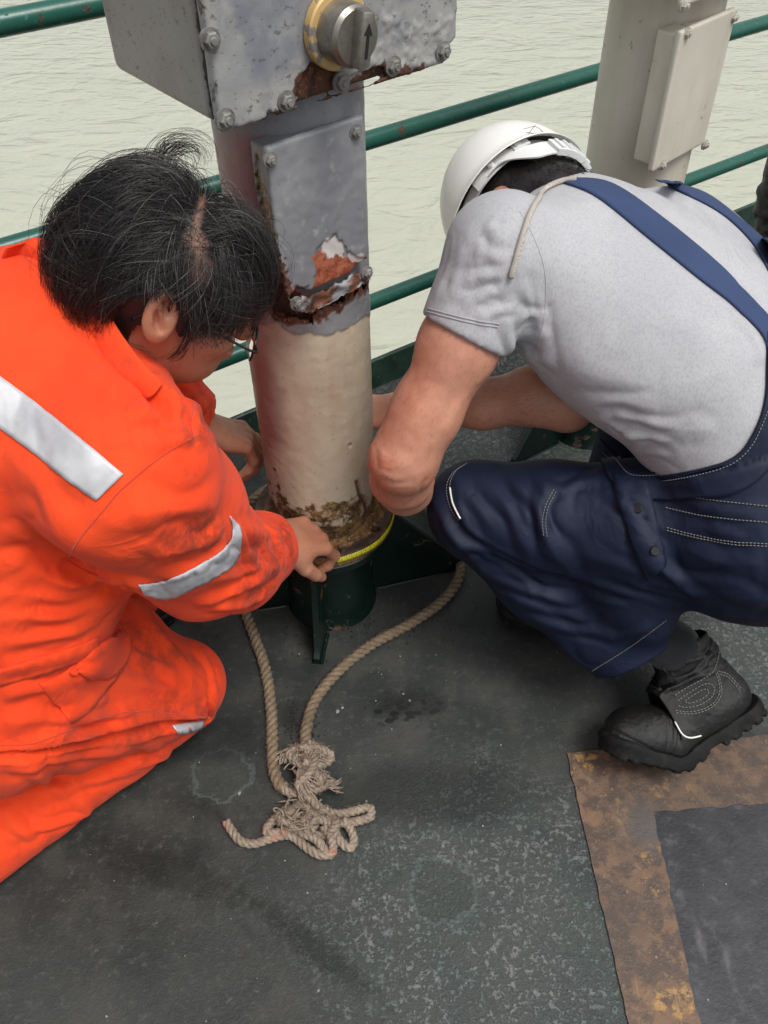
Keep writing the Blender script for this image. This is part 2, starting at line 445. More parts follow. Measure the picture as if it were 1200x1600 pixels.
def m_deck():
    t = NT('worn_deck_paint')
    n1 = t.noise(2.2, 5, .6); n2 = t.noise(9, 5, .6); n3 = t.noise(60, 4, .7); n4 = t.noise(220, 2, .6)
    base = t.mix(t.mr(n1, .38, .66), (.026, .0295, .0275), (.043, .047, .0445))
    base = t.mix(t.mr(n2, .45, .72), base, (.050, .050, .044))
    base = t.mix(t.math('MULTIPLY', t.mr(n3, .52, .72), .5), base, (.075, .08, .075))
    base = t.mix(t.mr(t.noise(5, 4, .6, dist=.4), .58, .72), base, (.016, .019, .018))
    # chalky turquoise bloom where the paint has worn thin; far spot paints wet reflections
    sep = t.n('SeparateXYZ'); t.l(t.co, sep.inputs[0]); X, Y = sep.outputs[0], sep.outputs[1]
    def spot(cx, cy, rx, ry, soft=1.0):
        dx = t.math('DIVIDE', t.math('SUBTRACT', X, cx), rx); dy = t.math('DIVIDE', t.math('SUBTRACT', Y, cy), ry)
        d = t.math('SQRT', t.math('ADD', t.math('MULTIPLY', dx, dx), t.math('MULTIPLY', dy, dy)))
        return t.mr(t.math('ADD', d, t.math('MULTIPLY', t.math('SUBTRACT', n2, .5), 1.2)), 1.0+soft*.5, 1.0-soft*.5)
    s1, s2, s_wet = on_h(800, 1450, 0), on_h(1170, 1020, 0), on_h(760, 640, 0)
    bloom_wet = t.math('MAXIMUM', spot(s1[0], s1[1], .30, .26, 1.1), spot(s2[0], s2[1], .2, .16, 1.2))
    bloom_wet = t.math('MAXIMUM', bloom_wet, t.math('MULTIPLY', spot(s_wet[0], s_wet[1], .38, .3, 1.2), 1.0))  # pale wet reflection painted on the deck seen below the arm
    flake = t.math('MULTIPLY', t.mr(t.math('ADD', t.math('MULTIPLY', t.noise(62, 5, .8, dist=.25), .6), t.math('MULTIPLY', t.noise(150, 3, .7), .4)), .485, .565), t.mr(bloom_wet, 0.05, .9))
    flake = t.math('MAXIMUM', flake, t.math('MULTIPLY', t.mr(t.noise(48, 5, .7), .60, .70), .35))
    hue = t.mix(t.mr(t.noise(7, 3), .4, .6), (.15, .20, .19), (.28, .285, .285))
    base = t.mix(t.math('MULTIPLY', bloom_wet, .35), base, (.076, .088, .084))
    base = t.mix(t.math('MULTIPLY', flake, .40), base, hue)
    # two scraped patches with a pale rim
    for (px, py, r) in ((690, 1390, .052), (348, 1210, .05)):
        c = on_h(px, py, 0); dx = t.math('SUBTRACT', X, c[0]); dy = t.math('SUBTRACT', Y, c[1])
        d = t.math('SQRT', t.math('ADD', t.math('MULTIPLY', dx, dx), t.math('MULTIPLY', dy, dy)))
        d = t.math('ADD', t.math('DIVIDE', d, r), t.math('MULTIPLY', t.math('SUBTRACT', t.noise(26, 6, .7), .5), 1.5))
        base = t.mix(t.math('MULTIPLY', t.mr(d, 1.04, .98), .5), base, t.mix(n3, (.028, .036, .032), (.055, .062, .056)))
        rim = t.math('MULTIPLY', t.mr(d, .95, 1.0), t.mr(d, 1.18, 1.02))
        base = t.mix(t.math('MULTIPLY', rim, .28), base, (.13, .19, .18))
    # dark marks at set spots and along streaks
    for (px, py, rx, ry) in ((650, 1100, .07, .03), (660, 1240, .2, .06), (470, 1120, .03, .04), (490, 985, .03, .09), (330, 1160, .1, .05), (800, 960, .1, .06)):
        c = on_h(px, py, 0)
        base = t.mix(t.math('MULTIPLY', spot(c[0], c[1], rx, ry, .9), .62), base, (.010, .012, .012))
    for (xa, ya, xb, yb, w_) in ((120, 1310, 400, 1410, .03), (400, 1410, 590, 1560, .022), (240, 935, 330, 1000, .02)):
        a_ = on_h(xa, ya, 0); b_ = on_h(xb, yb, 0); m_ = (a_+b_)/2; L_ = np.linalg.norm(b_-a_)/2; ang = math.atan2(b_[1]-a_[1], b_[0]-a_[0])
        dx = t.math('SUBTRACT', X, m_[0]); dy = t.math('SUBTRACT', Y, m_[1]); ca, sa = math.cos(ang), math.sin(ang)
        u_ = t.math('DIVIDE', t.math('ADD', t.math('MULTIPLY', dx, ca), t.math('MULTIPLY', dy, sa)), L_); v_ = t.math('DIVIDE', t.math('SUBTRACT', t.math('MULTIPLY', dy, ca), t.math('MULTIPLY', dx, sa)), w_)
        d_ = t.math('ADD', t.math('SQRT', t.math('ADD', t.math('MULTIPLY', u_, u_), t.math('MULTIPLY', v_, v_))), t.math('MULTIPLY', t.math('SUBTRACT', n3, .5), 1.6))
        base = t.mix(t.math('MULTIPLY', t.mr(d_, 1.4, .4), .6), base, (.011, .014, .012))
    pc_ = on_h(637, 1108, 0); tread = t.mr(t.vor(38, co=t.map((1, 1.6, 1), rot=(0, 0, .4))), .42, .30)
    base = t.mix(t.math('MULTIPLY', t.math('MULTIPLY', tread, spot(pc_[0], pc_[1], .075, .045, .5)), .8), base, (.008, .009, .009))
    base = t.mix(t.math('MULTIPLY', t.mr(t.noise(18, 7, .8), .52, .66), .3), base, (.013, .015, .014))
    sp = t.vor(75); base = t.mix(t.mr(sp, .10, .06), base, (.30, .31, .28)) if False else base
    gate = t.mr(t.noise(31, 2), .60, .66)
    base = t.mix(t.math('MULTIPLY', t.mr(t.vor(55), .085, .05), gate), base, (.34, .35, .32))
    gate2 = t.mr(t.noise(9, 2, co=t.map(loc=(4, 2, 1))), .62, .68)
    base = t.mix(t.math('MULTIPLY', t.mr(t.vor(38, co=t.map(loc=(1, 3, 0))), .07, .04), gate2), base, (.25, .07, .04))
    h = t.math('ADD', t.math('MULTIPLY', n3, .5), t.math('ADD', t.math('MULTIPLY', n4, .35), t.math('MULTIPLY', flake, .45)))
    h = t.math('ADD', h, t.math('MULTIPLY', n2, .9))
    rough = t.mr(t.math('ADD', n2, t.math('MULTIPLY', n3, .3)), .45, .85, .36, .62)
    return t.out(base, rough, t.bump(h, .75, .0035), Specular_IOR_Level=.25)
M_DECK = m_deck()
# deck plate: one sheet inboard of the kerb
D = [edge(-7, 0.02), edge(9, 0.02), edge(9, -9), edge(-7, -9)]
n = 2
mesh('deck', [tuple(p) for p in D]+[tuple(p-np.array([0, 0, .02])) for p in D], [(0, 3, 2, 1), (4, 5, 6, 7), (0, 1, 5, 4), (1, 2, 6, 5), (2, 3, 7, 6), (3, 0, 4, 7)], M_DECK, smooth=False)['kind'] = 'structure'
# ship's side below the deck
def m_green(name='green_gloss_paint', rust=.35, dark=1.0):
    t = NT(name)
    n1 = t.noise(22, 6, .72); n2 = t.noise(70, 4, .6)
    g = t.mix(t.noise(5, 3), tuple(v*dark for v in (.008, .065, .046)), tuple(v*dark for v in (.014, .10, .072)))
    g = t.mix(t.mr(n2, .6, .72), g, tuple(v*dark for v in (.045, .17, .135)))
    r = t.mix(n2, (.035, .014, .009), (.11, .045, .025))
    k = t.mr(n1, 1-rust, 1-rust+.05)
    col = t.mix(k, g, r)
    h = t.math('SUBTRACT', t.math('MULTIPLY', n2, .35), t.math('MULTIPLY', k, .6))
    return t.out(col, t.mix(k, (.32,)*3, (.75,)*3), t.bump(h, .6, .002))
M_GREEN = m_green('green_gloss_paint', .40); M_GREEN_D = m_green('green_paint_grimy_shaded', .42, .11)  # second green: grime, plus shade below the flange darkened into the colour
def m_kerb():
    t = NT('dark_green_kerb_paint')
    n1 = t.noise(9, 5, .65); n2 = t.noise(60, 4)
    col = t.mix(t.mr(n1, .35, .6), (.008, .022, .016), (.02, .05, .036))
    col = t.mix(t.mr(n2, .6, .7), col, (.05, .08, .07))
    return t.out(col, .45, t.bump(t.math('ADD', n1, n2), .5, .002))
M_KERB = m_kerb()
wall = MB()
wall.box((edge(1, .03, -3.2)), (16, .03, 6.3), ax=[RDIR, ENRM, [0, 0, 1]])
hull = wall.build('hull_side', M_KERB, smooth=False); hull['kind'] = 'structure'
kb = MB(); KH = .095
# flat bar standing on the deck edge, uneven top
s_ = np.linspace(-6, 8, 240); V = []; F = []
for i, a in enumerate(s_):
    w = .0012*mnoise.noise(Vector((a*5, 0, 0)))
    for (o_, h_) in ((-.006, .0005), (-.006+w, KH-.003), (-.003+w, KH+w), (.004+w, KH+w), (.007+w, KH-.003), (.007, .0005)):
        V.append(edge(a, o_, h_))
for i in range(len(s_)-1):
    for j in range(5): F.append((i*6+j, i*6+j+1, i*6+6+j+1, i*6+6+j))
kerb = mesh('deck_edge_kerb', V, F, M_KERB, None, True)
bm = bmesh.new(); bm.from_mesh(kerb.data)
for e in bm.edges:
    if len(e.link_faces) == 2 and e.calc_face_angle(0) > .6: e.smooth = False
bm.to_mesh(kerb.data); bm.free()
tag(kerb, 'low dark green flat bar standing along the deck edge by the sea', 'kerb')

# railing: three pipes in the upright plane of the kerb
rail_root = empty('guard_rail', edge(0, 0, KH), 'green painted pipe guard rail with three rusty rails over the water', 'railing')
def on_edge_plane(x, y): return on_plane(x, y, edge(0), ENRM)
for (px, py) in ((575, 467+7), (570, 212+9), (60, 22)):
    q = on_edge_plane(px, py); h_ = q[2]; s0 = (q-E0)@RDIR
    pts = [edge(a, 0, h_+.004*math.sin(a*1.3)) for a in np.linspace(-3.4, 6, 90)]
    V = MB().tube(pts, .0205, 18)
    o = V.build('rail', M_GREEN, rail_root)
    RH = h_
for a in (-1.75, 1.45, 4.4):
    MB().box(edge(a, 0, KH/2+RH/2+.01), (.05, .014, RH-KH+.02), ax=[RDIR, ENRM, [0, 0, 1]], bev=.002).build('stanchion', M_GREEN_D, rail_root)

# ================================================================== painted border on the deck
def m_border():
    t = NT('worn_yellow_border_paint')
    n1 = t.noise(7, 5, .65); n2 = t.noise(28, 5, .7); n3 = t.noise(120, 3, .7)
    col = t.mix(t.mr(n1, .35, .65), (.070, .044, .031), (.135, .075, .045))
    col = t.mix(t.math('MULTIPLY', t.mr(n2, .42, .62), .8), col, (.17, .10, .058))
    col = t.mix(t.mr(n2, .58, .40), col, (.07, .045, .034))
    yel = t.math('MULTIPLY', t.mr(t.noise(26, 6, .75, dist=.3), .55, .64), t.mr(t.noise(5, 2, co=t.map(loc=(3, 1, 0))), .46, .6))
    sep = t.n('SeparateXYZ'); t.l(t.co, sep.inputs[0])
    for (px, py, rx, ry) in ((1052, 1568, .040, .026), (975, 1280, .016, .03), (915, 1184, .03, .006)):
        c = on_h(px, py, 0)
        dx = t.math('DIVIDE', t.math('SUBTRACT', sep.outputs[0], c[0]), rx); dy = t.math('DIVIDE', t.math('SUBTRACT', sep.outputs[1], c[1]), ry)
        d = t.math('ADD', t.math('SQRT', t.math('ADD', t.math('MULTIPLY', dx, dx), t.math('MULTIPLY', dy, dy))), t.math('MULTIPLY', t.math('SUBTRACT', n2, .5), 3.0))
        yel = t.math('MAXIMUM', yel, t.math('MULTIPLY', t.mr(d, 1.15, .6), t.mr(t.noise(60, 5, .75), .42, .58)))
    yel = t.math('MAXIMUM', yel, t.math('MULTIPLY', t.mr(t.vor(42), .11, .07), t.mr(t.noise(17, 2), .53, .6)))
    col = t.mix(yel, col, (.34, .19, .06))
    col = t.mix(t.math('MULTIPLY', t.mr(n3, .56, .7), .5), col, (.26, .18, .12))
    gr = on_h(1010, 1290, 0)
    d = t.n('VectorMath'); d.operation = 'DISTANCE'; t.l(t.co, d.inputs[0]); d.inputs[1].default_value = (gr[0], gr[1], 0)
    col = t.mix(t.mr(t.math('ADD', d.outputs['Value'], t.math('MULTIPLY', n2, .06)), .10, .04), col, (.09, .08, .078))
    col = t.mix(t.math('MULTIPLY', t.mr(t.noise(3.2, 4, .7, co=t.map(loc=(1, 5, 0))), .42, .62), .55), col, (.060, .045, .036))
    for s_, a_ in ((90, .3), (60, 1.2)):
        sc_ = t.noise(s_, 3, .7, co=t.map((1, .05, 1), rot=(0, 0, a_))); col = t.mix(t.math('MULTIPLY', t.mr(sc_, .66, .70), .45), col, (.30, .20, .11))
    return t.out(col, t.mr(n2, .3, .7, .45, .7), t.bump(t.math('ADD', n2, n3), .5, .002))
def m_inner():
    t = NT('blue_grey_panel_paint')
    n1 = t.noise(5, 5, .6); n2 = t.noise(30, 5, .65); n3 = t.noise(150, 3)
    col = t.mix(t.mr(n1, .35, .65), (.020, .021, .025), (.040, .040, .046))
    col = t.mix(t.math('MULTIPLY', t.mr(n2, .55, .72), .6), col, (.085, .085, .095))
    col = t.mix(t.mr(t.noise(13, 4, .6, co=t.map((1, .35, 1), rot=(0, 0, .6))), .60, .72), col, (.09, .085, .095))
    col = t.mix(t.math('MULTIPLY', t.mr(t.vor(50), .08, .05), t.mr(t.noise(20, 2), .52, .58)), col, (.26, .26, .28))
    return t.out(col, t.mr(n2, .3, .7, .38, .58), t.bump(t.math('ADD', t.math('MULTIPLY', n2, .6), t.math('MULTIPLY', n3, .5)), .45, .003))
A0 = on_h(885, 1178, 0); A1 = on_h(982, 1600, 0); A2 = on_h(1200, 1150, 0)
B0 = on_h(1020, 1270, 0); B1 = on_h(1092, 1600, 0); B2 = on_h(1200, 1257, 0)
dl = unit(A1-A0); dr = unit(A2-A0); dli = unit(B1-B0); dri = unit(B2-B0)
def ragged(a, b, n, amp, seed):
    p = np.linspace(0, 1, n)[:, None]*(b-a)+a; d = unit(b-a); nn = np.array([-d[1], d[0], 0])
    return [q+nn*(amp*mnoise.noise(Vector((i*.35, seed, 0)))) for i, q in enumerate(p)]
oL = ragged(A0, A0+dl*1.6, 160, .0035, 1); oR = ragged(A0, A0+dr*1.7, 160, .0035, 2)
iL = ragged(B0, B0+dli*1.5, 160, .006, 3); iR = ragged(B0, B0+dri*1.55, 160, .006, 4)
V = [q+np.array([0, 0, .004]) for q in oL+iL+oR+iR]; F = []
for i in range(159):
    F.append((i, i+1, 160+i+1, 160+i)); F.append((320+i, 480+i, 480+i+1, 320+i+1))
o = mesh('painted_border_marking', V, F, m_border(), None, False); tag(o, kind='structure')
V = [q+np.array([0, 0, .003]) for q in iL+iR]
C_ = iL[-1]+(iR[-1]-iL[0])
V.append(C_+np.array([0, 0, .003])); F = []
F = [tuple(range(159, -1, -1))+tuple(range(161, 320))+(320,)]
o = mesh('painted_panel_marking', V, F, m_inner(), None, False); tag(o, kind='structure')
bm = bmesh.new(); bm.from_mesh(o.data); bmesh.ops.triangulate(bm, faces=bm.faces[:])
for f in bm.faces:
    if f.normal.z < 0: f.normal_flip()
bm.to_mesh(o.data); bm.free()
# ================================================================== control pillars
for _o in [o for o in bpy.data.objects if o.name.startswith('stanchion')]: bpy.data.objects.remove(_o)
for (px, py) in ((465, 280), (1052, 90)):
    a = (on_edge_plane(px, py)-E0)@RDIR
    MB().box(edge(a, 0, KH/2+RH/2+.01), (.045, .014, RH-KH+.02), ax=[RDIR, ENRM, [0, 0, 1]], bev=.002).build('stanchion', M_GREEN_D, rail_root)

def pmask(V, poly, soft=2.0, amp=0.0, sc=60, seed=0, N=None):
    """0..1: inside a pixel polygon seen from the camera side"""
    q = proj(V); poly = np.array(poly, float); lo = poly.min(0)-20; hi = poly.max(0)+20
    m = ((q > lo) & (q < hi)).all(1); out = np.zeros(len(V)); ix = np.where(m)[0]
    if N is not None: ix = ix[((V[ix]-CAM)*N[ix]).sum(1) < 0]
    if len(ix) == 0: return out
    d = poly_sd(q[ix], poly)
    if amp: d = d+amp*noise3(V[ix], sc, seed, 3)*1.6
    out[ix] = sstep(soft, -soft, d); return out
def carve(S, poly, depth, amp=0.0):
    """eat a pixel-shaped hole of a given depth into the near side of a solid"""
    sel = np.argwhere(np.abs(S.F) < .05); V = S.lo+S.h*sel; q = proj(V); poly = np.array(poly, float)
    m = ((q > poly.min(0)-12) & (q < poly.max(0)+12)).all(1); sel = sel[m]; V = V[m]; q = q[m]
    if len(sel) == 0: return
    d = poly_sd(q, poly)
    if amp: d = d+amp*noise3(V, 70, 3, 2)*1.6
    d = d*((V-CAM)@_f)/FPX
    ix = tuple(sel.T); F = S.F[ix]; cav = np.maximum(d, -(F+depth)); S.F[ix] = np.maximum(F, -cav)

def m_pipe():
    t = NT('weathered_pillar_paint')
    n1 = t.noise(8, 5, .6); n2 = t.noise(45, 4, .65); n3 = t.noise(170, 3, .6)
    st = t.noise(10, 4, .6, co=t.map((1, 1, .25)))
    beige = t.mix(t.mr(n1, .3, .7), (.44, .375, .28), (.52, .45, .34))
    beige = t.mix(t.math('MULTIPLY', t.mr(st, .5, .72), .5), beige, (.34, .22, .17))
    grey = t.mix(t.mr(n1, .3, .7), (.17, .175, .19), (.235, .24, .25))
    grey = t.mix(t.math('MULTIPLY', t.mr(n2, .56, .7), .5), grey, (.33, .325, .31))
    pink_bounce = t.att('pink_bounce')
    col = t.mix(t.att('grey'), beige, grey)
    col = t.mix(t.math('MULTIPLY', pink_bounce, t.mr(n1, .2, .7, .45, .9)), col, (.27, .165, .155))
    foot = t.att('foot')
    och = t.mix(t.mr(n2, .4, .6), (.16, .09, .035), (.05, .028, .016)); och = t.mix(t.mr(t.noise(26, 4, .7), .5, .62), och, (.26, .16, .06)); och = t.mix(t.math('MULTIPLY', t.mr(n3, .54, .64), .6), och, (.32, .21, .10))
    k = t.mr(t.math('ADD', foot, t.math('MULTIPLY', t.math('SUBTRACT', n2, .5), 1.1)), .42, .62)
    col = t.mix(k, col, och)
    fl = t.math('MULTIPLY', t.mr(n2, .64, .69), t.mr(t.noise(6, 2), .5, .62)); col = t.mix(t.math('MULTIPLY', t.math('MULTIPLY', fl, .6), t.math('SUBTRACT', 1.0, t.att('grey'))), col, (.36, .21, .07))
    col = t.mix(t.math('MULTIPLY', t.mr(n3, .62, .7), .35), col, (.08, .07, .06))
    rust = t.att('rust')
    rc = t.mix(t.mr(n2, .35, .62), (.030, .013, .009), (.13, .045, .022)); rc = t.mix(t.mr(n3, .58, .7), rc, (.28, .12, .05))
    col = t.mix(rust, col, rc)
    red = t.att('red')
    rr = t.mix(t.mr(n2, .38, .6), (.20, .045, .022), (.34, .11, .06)); rr = t.mix(t.mr(n3, .56, .64), rr, (.16, .04, .02))
    col = t.mix(red, col, rr)
    col = t.mix(t.att('white'), col, t.mix(n2, (.42, .40, .38), (.62, .60, .57)))
    col = t.mix(t.att('moss'), col, t.mix(t.mr(n3, .4, .6), (.045, .05, .015), (.22, .20, .07)))
    h = t.math('ADD', t.math('MULTIPLY', n2, .5), t.math('MULTIPLY', n3, t.math('ADD', .12, t.math('MULTIPLY', rust, 1.0))))
    r = t.mix(rust, (.42,)*3, (.9,)*3)
    return t.out(col, r, t.bump(h, .55, .0022))
M_PIPE = m_pipe()
def m_grey():
    t = NT('chipped_grey_housing_paint')
    n1 = t.noise(11, 5, .62); n2 = t.noise(42, 5, .65, dist=.3); n3 = t.noise(160, 3, .6)
    col = t.mix(t.mr(n1, .38, .6), (.175, .185, .21), (.265, .27, .27))
    w = t.att('pale'); col = t.mix(t.math('MULTIPLY', w, t.mr(n2, .36, .56, .35, .95)), col, (.33, .325, .305))
    col = t.mix(t.math('MULTIPLY', t.att('side'), .9), col, t.mix(t.mr(n1, .35, .6), (.215, .205, .195), (.245, .24, .225)))
    spk = t.math('MULTIPLY', t.mr(t.noise(85, 3, .7, co=t.map((1, 1, 1.6), rot=(0, .5, 0))), .60, .66), .75)
    col = t.mix(spk, col, (.10, .09, .085))
    edge_ = t.att('edge'); col = t.mix(t.mr(t.math('ADD', edge_, t.math('MULTIPLY', t.math('SUBTRACT', n2, .5), .9)), .55, .65), col, (.055, .045, .035))
    rust = t.att('rust')
    rc = t.mix(t.mr(n2, .36, .58), (.022, .011, .008), (.085, .03, .015)); rc = t.mix(t.mr(n3, .6, .68), rc, (.20, .075, .03))
    col = t.mix(rust, col, rc)
    h = t.math('ADD', t.math('MULTIPLY', n2, .7), t.math('MULTIPLY', n3, t.math('ADD', .15, rust)))
    return t.out(col, t.mix(rust, (.40,)*3, (.9,)*3), t.bump(h, .5, .0022))
M_GREY = m_grey()
def m_cream():
    t = NT('cream_pillar_paint')
    n1 = t.noise(4, 4, .6); n2 = t.noise(40, 4, .65)
    col = t.mix(t.mr(n1, .3, .7), (.50, .465, .39), (.58, .545, .47))
    st = t.noise(12, 4, .6, co=t.map((1, 1, .15))); col = t.mix(t.math('MULTIPLY', t.mr(st, .52, .7), .35), col, (.36, .31, .23))
    col = t.mix(t.math('MULTIPLY', t.mr(n2, .66, .72), .7), col, (.12, .09, .06))
    col = t.mix(t.mr(t.math('ADD', t.att('edge'), t.math('MULTIPLY', t.math('SUBTRACT', n2, .5), .9)), .55, .68), col, (.06, .05, .04))
    return t.out(col, .42, t.bump(t.math('ADD', n1, t.math('MULTIPLY', n2, .3)), .3, .002))
M_CREAM = m_cream()
def m_metal(name, c, rough=.4, metal=1.0, var=.5):
    t = NT(name); n1 = t.noise(60, 4, .6)
    col = t.mix(t.mr(n1, .35, .7), c, tuple(v*var for v in c))
    return t.out(col, t.mr(n1, .3, .7, rough*.8, rough*1.3), t.bump(n1, .3, .001), Metallic=metal)
M_KNOB = m_metal('cast_alloy', (.33, .31, .27), .34, .8, .65)
M_BOLT = m_metal('painted_bolt_grey', (.22, .215, .20), .45, .1, .5)
M_BOLTC = m_metal('painted_bolt_cream', (.46, .43, .37), .45, .0, .6)
def m_rustplate():
    t = NT('rusty_flange_steel')
    n1 = t.noise(16, 5, .65); n2 = t.noise(60, 5, .65); n3 = t.noise(220, 3, .6)
    col = t.mix(t.mr(n1, .38, .62), (.045, .026, .020), (.105, .060, .040))
    k = t.mr(t.math('ADD', t.att('och'), t.math('MULTIPLY', t.math('SUBTRACT', n2, .5), 1.3)), .38, .62)
    och = t.mix(t.mr(n2, .4, .6), (.09, .042, .016), (.22, .115, .035)); och = t.mix(t.mr(n3, .55, .64), och, (.34, .21, .08))
    col = t.mix(k, col, och)
    return t.out(col, .72, t.bump(t.math('ADD', t.math('MULTIPLY', n2, .8), t.math('MULTIPLY', n3, .5)), .8, .003))
M_FLANGE = m_rustplate()
M_DARK = NT('black_void').out((.006, .006, .006), .8)

def axes(phi):
    p = math.radians(phi); e = np.array([math.cos(p), math.sin(p), 0.]); nf = np.array([math.sin(p), -math.cos(p), 0.])
    return e, nf
FL_H = .28; PR = .105
def pedestal(root, c, gus, k=1):
    c = np.array([c[0], c[1], 0.])
    st = MB().tube([c+[0, 0, 0], c+[0, 0, .006], c+[0, 0, .012], c+[0, 0, FL_H-.035]], [PR-.006, PR-.008, PR-.012, PR-.012], 64, cap=False)
    st.build('pedestal_stub', M_GREEN_D, root)
    for (ang, L, h) in gus:
        a = math.radians(ang); d = np.array([math.cos(a), math.sin(a), 0]); s = np.array([-d[1], d[0], 0]); w = .006
        prof = [(PR-.02, .0005), (L, .0005), (L, .018), (L-.012, .03), (PR+.03, h-.002), (PR-.02, h)]
        V = []; 
        for sg in (-w, w):
            for (r_, z_) in prof: V.append(c+d*r_+s*sg+np.array([0, 0, z_]))
        n = len(prof); F = [tuple(range(n)), tuple(range(2*n-1, n-1, -1))]
        for i in range(n): j = (i+1) % n; F.append((i, i+n, j+n, j))
        mb = MB().add(V, F)
        mb.tube([c+d*(PR)+s*.009, c+d*L+s*.009], .004, 6); mb.tube([c+d*(PR)-s*.009, c+d*L-s*.009], .004, 6)
        o = mb.build('gusset', M_GREEN_D, root)
        bm = bmesh.new(); bm.from_mesh(o.data); bmesh.ops.recalc_face_normals(bm, faces=bm.faces[:]); bm.to_mesh(o.data); bm.free()
    mb = MB(); z = FL_H-.035
    mb.cyl(c+[0, 0, z-.022], c+[0, 0, z], .134, 72, bev=.003); mb.build('lower_flange', M_GREEN_D, root)

def pillar(root, c, phi, hb, mat_box, mat_pipe, mat_bolt, rusty, gus, box=(.36, .275)):
    e, nf = axes(phi); Z = np.array([0, 0, 1.]); c = np.array([c[0], c[1], 0.]); ax = [e, nf, Z]
    pedestal(root, c, gus)
    # ---- pipe as a fine grid so that peeled paint has real steps
    nh, na = (330, 300) if rusty else (60, 96)
    hh = np.linspace(FL_H-.004, hb+.02, nh); aa = np.arange(na)*2*np.pi/na
    H, A = np.meshgrid(hh, aa, indexing='ij'); H = H.ravel(); A = A.ravel()
    dirs = np.stack([np.cos(A), np.sin(A), 0*A], -1); V = c+dirs*PR; V[:, 2] = H
    F = [(i*na+j, i*na+(j+1) % na, (i+1)*na+(j+1) % na, (i+1)*na+j) for i in range(nh-1) for j in range(na)]
    if rusty:
        front = (dirs@nf) > -.7
        g = pmask(V, [(300, 0), (620, 0), (620, 488), (582, 492), (545, 512), (500, 522), (470, 527), (440, 516), (410, 504), (380, 500), (300, 495)], 1.6, 7, 22, 1, dirs)
        rust = np.maximum(pmask(V, [(408, 425), (425, 412), (440, 395), (452, 420), (462, 455), (478, 480), (500, 478), (512, 492), (492, 500), (476, 508), (452, 500), (430, 503), (420, 492), (418, 470), (404, 450)], 1.0, 7, 45, 2, dirs),
                          pmask(V, [(455, 470), (500, 462), (540, 440), (580, 415), (586, 440), (560, 462), (520, 480), (470, 495)], 1.0, 6, 50, 3, dirs))
        pink_bounce = pmask(V, [(300, 195), (400, 215), (402, 260), (415, 300), (420, 400), (425, 505), (440, 520), (430, 560), (440, 690), (410, 720), (380, 560), (330, 300)], 22, 10, 9, 4, dirs)  # pinkish bounce off the orange coverall, painted down the pipe's left side
        foot = .5*sstep(.40, .33, H)+.5*sstep(.335, .30, H)
        foot = np.maximum(foot, .6*pmask(V, [(400, 740), (420, 735), (440, 775), (500, 790), (560, 770), (600, 760), (600, 830), (400, 830)], 14, 16, 14, 6, dirs))
        hole = pmask(V, [(412, 428), (424, 405), (436, 398), (444, 420), (454, 452), (462, 478), (480, 487), (492, 488), (490, 499), (470, 502), (452, 496), (436, 498), (424, 486), (421, 466), (410, 446)], .8, 6, 70, 2, dirs)
        hole = np.maximum(hole, pmask(V, [(486, 484), (520, 474), (556, 452), (576, 440), (572, 452), (545, 466), (510, 484)], .8, 5, 70, 5, dirs))
        ring = np.maximum(pmask(V, [(404, 430), (418, 396), (438, 390), (450, 418), (462, 450), (470, 474), (500, 476), (500, 506), (470, 511), (434, 506), (416, 492), (413, 468), (402, 446)], 1.5, 7, 60, 2, dirs), pmask(V, [(470, 486), (520, 466), (556, 444), (582, 430), (582, 455), (550, 474), (510, 494)], 1.5, 7, 60, 5, dirs))
        rust = np.maximum(rust*.75, ring)
        keepv = hole < .5; F = [f for f in F if keepv[f[0]] or keepv[f[1]] or keepv[f[2]] or keepv[f[3]]]
        dr = -.0016*(1-g)*sstep(0, .3, 1-g) - .0035*rust*sstep(.2, 1, rust)*(noise3(V, 50, 12)+.6)
        dr += .0006*noise3(V, 35, 2, 2)*(1+foot) - .0012*foot*np.clip(noise3(V, 70, 5, 2), 0, 1)
        # pinholes rusted right through at the foot
        for (px, py, rr) in ((532, 801, 5), (545, 806, 3), (548, 697, 2)):
            q = proj(V); d = np.hypot(q[:, 0]-px, q[:, 1]-py); fr = ((V-CAM)*dirs).sum(1) < 0
            dr -= np.where(fr, .006*np.exp(-(d/rr)**2), 0)
        crack = [(560, 755), (565, 775), (574, 790), (580, 815)]
        q = proj(V); d, _ = seg_dist(np.c_[q, 0*q[:, 0]], np.array([(x, y, 0) for x, y in crack], float)); fr = ((V-CAM)*dirs).sum(1) < 0
        k_ = np.where(fr, np.exp(-(d/3.5)**2), 0); dr -= .007*k_; rust = np.maximum(rust, k_)
        V = V+dirs*dr[:, None]
    if rusty:
        zz = np.linspace(.9, 1.02, 40) if False else np.linspace(P(450, 520, 1.35)[2]-.05, P(430, 390, 1.3)[2]+.08, 40); ia = np.arange(80)*2*np.pi/80; VI = []
        for z_ in zz:
            for a_ in ia: VI.append(c+np.array([math.cos(a_), math.sin(a_), 0])*(PR-.026+.006*mnoise.noise(Vector((math.cos(a_)*4, math.sin(a_)*4, z_*40))))+np.array([0, 0, z_]))
        oi = mesh('rusted_inner_pipe', VI, [(i*80+j, i*80+(j+1) % 80, (i+1)*80+(j+1) % 80, (i+1)*80+j) for i in range(39) for j in range(80)], mat_pipe, root); attr(oi, 'rust', np.ones(len(VI)))
    o = mesh('pipe', V, F, mat_pipe, root)
    if rusty:
        attr(o, 'grey', g); attr(o, 'rust', rust); attr(o, 'pink_bounce', pink_bounce*(1-.8*rust)); attr(o, 'foot', foot)
    # ---- flange with bolt holes
    S = SDF(c+[-.16, -.16, FL_H-.05], c+[.16, .16, FL_H+.05], .0022)
    X, Y, Zg = S._g((slice(None),)*3); R_ = np.sqrt((X-c[0])**2+(Y-c[1])**2)
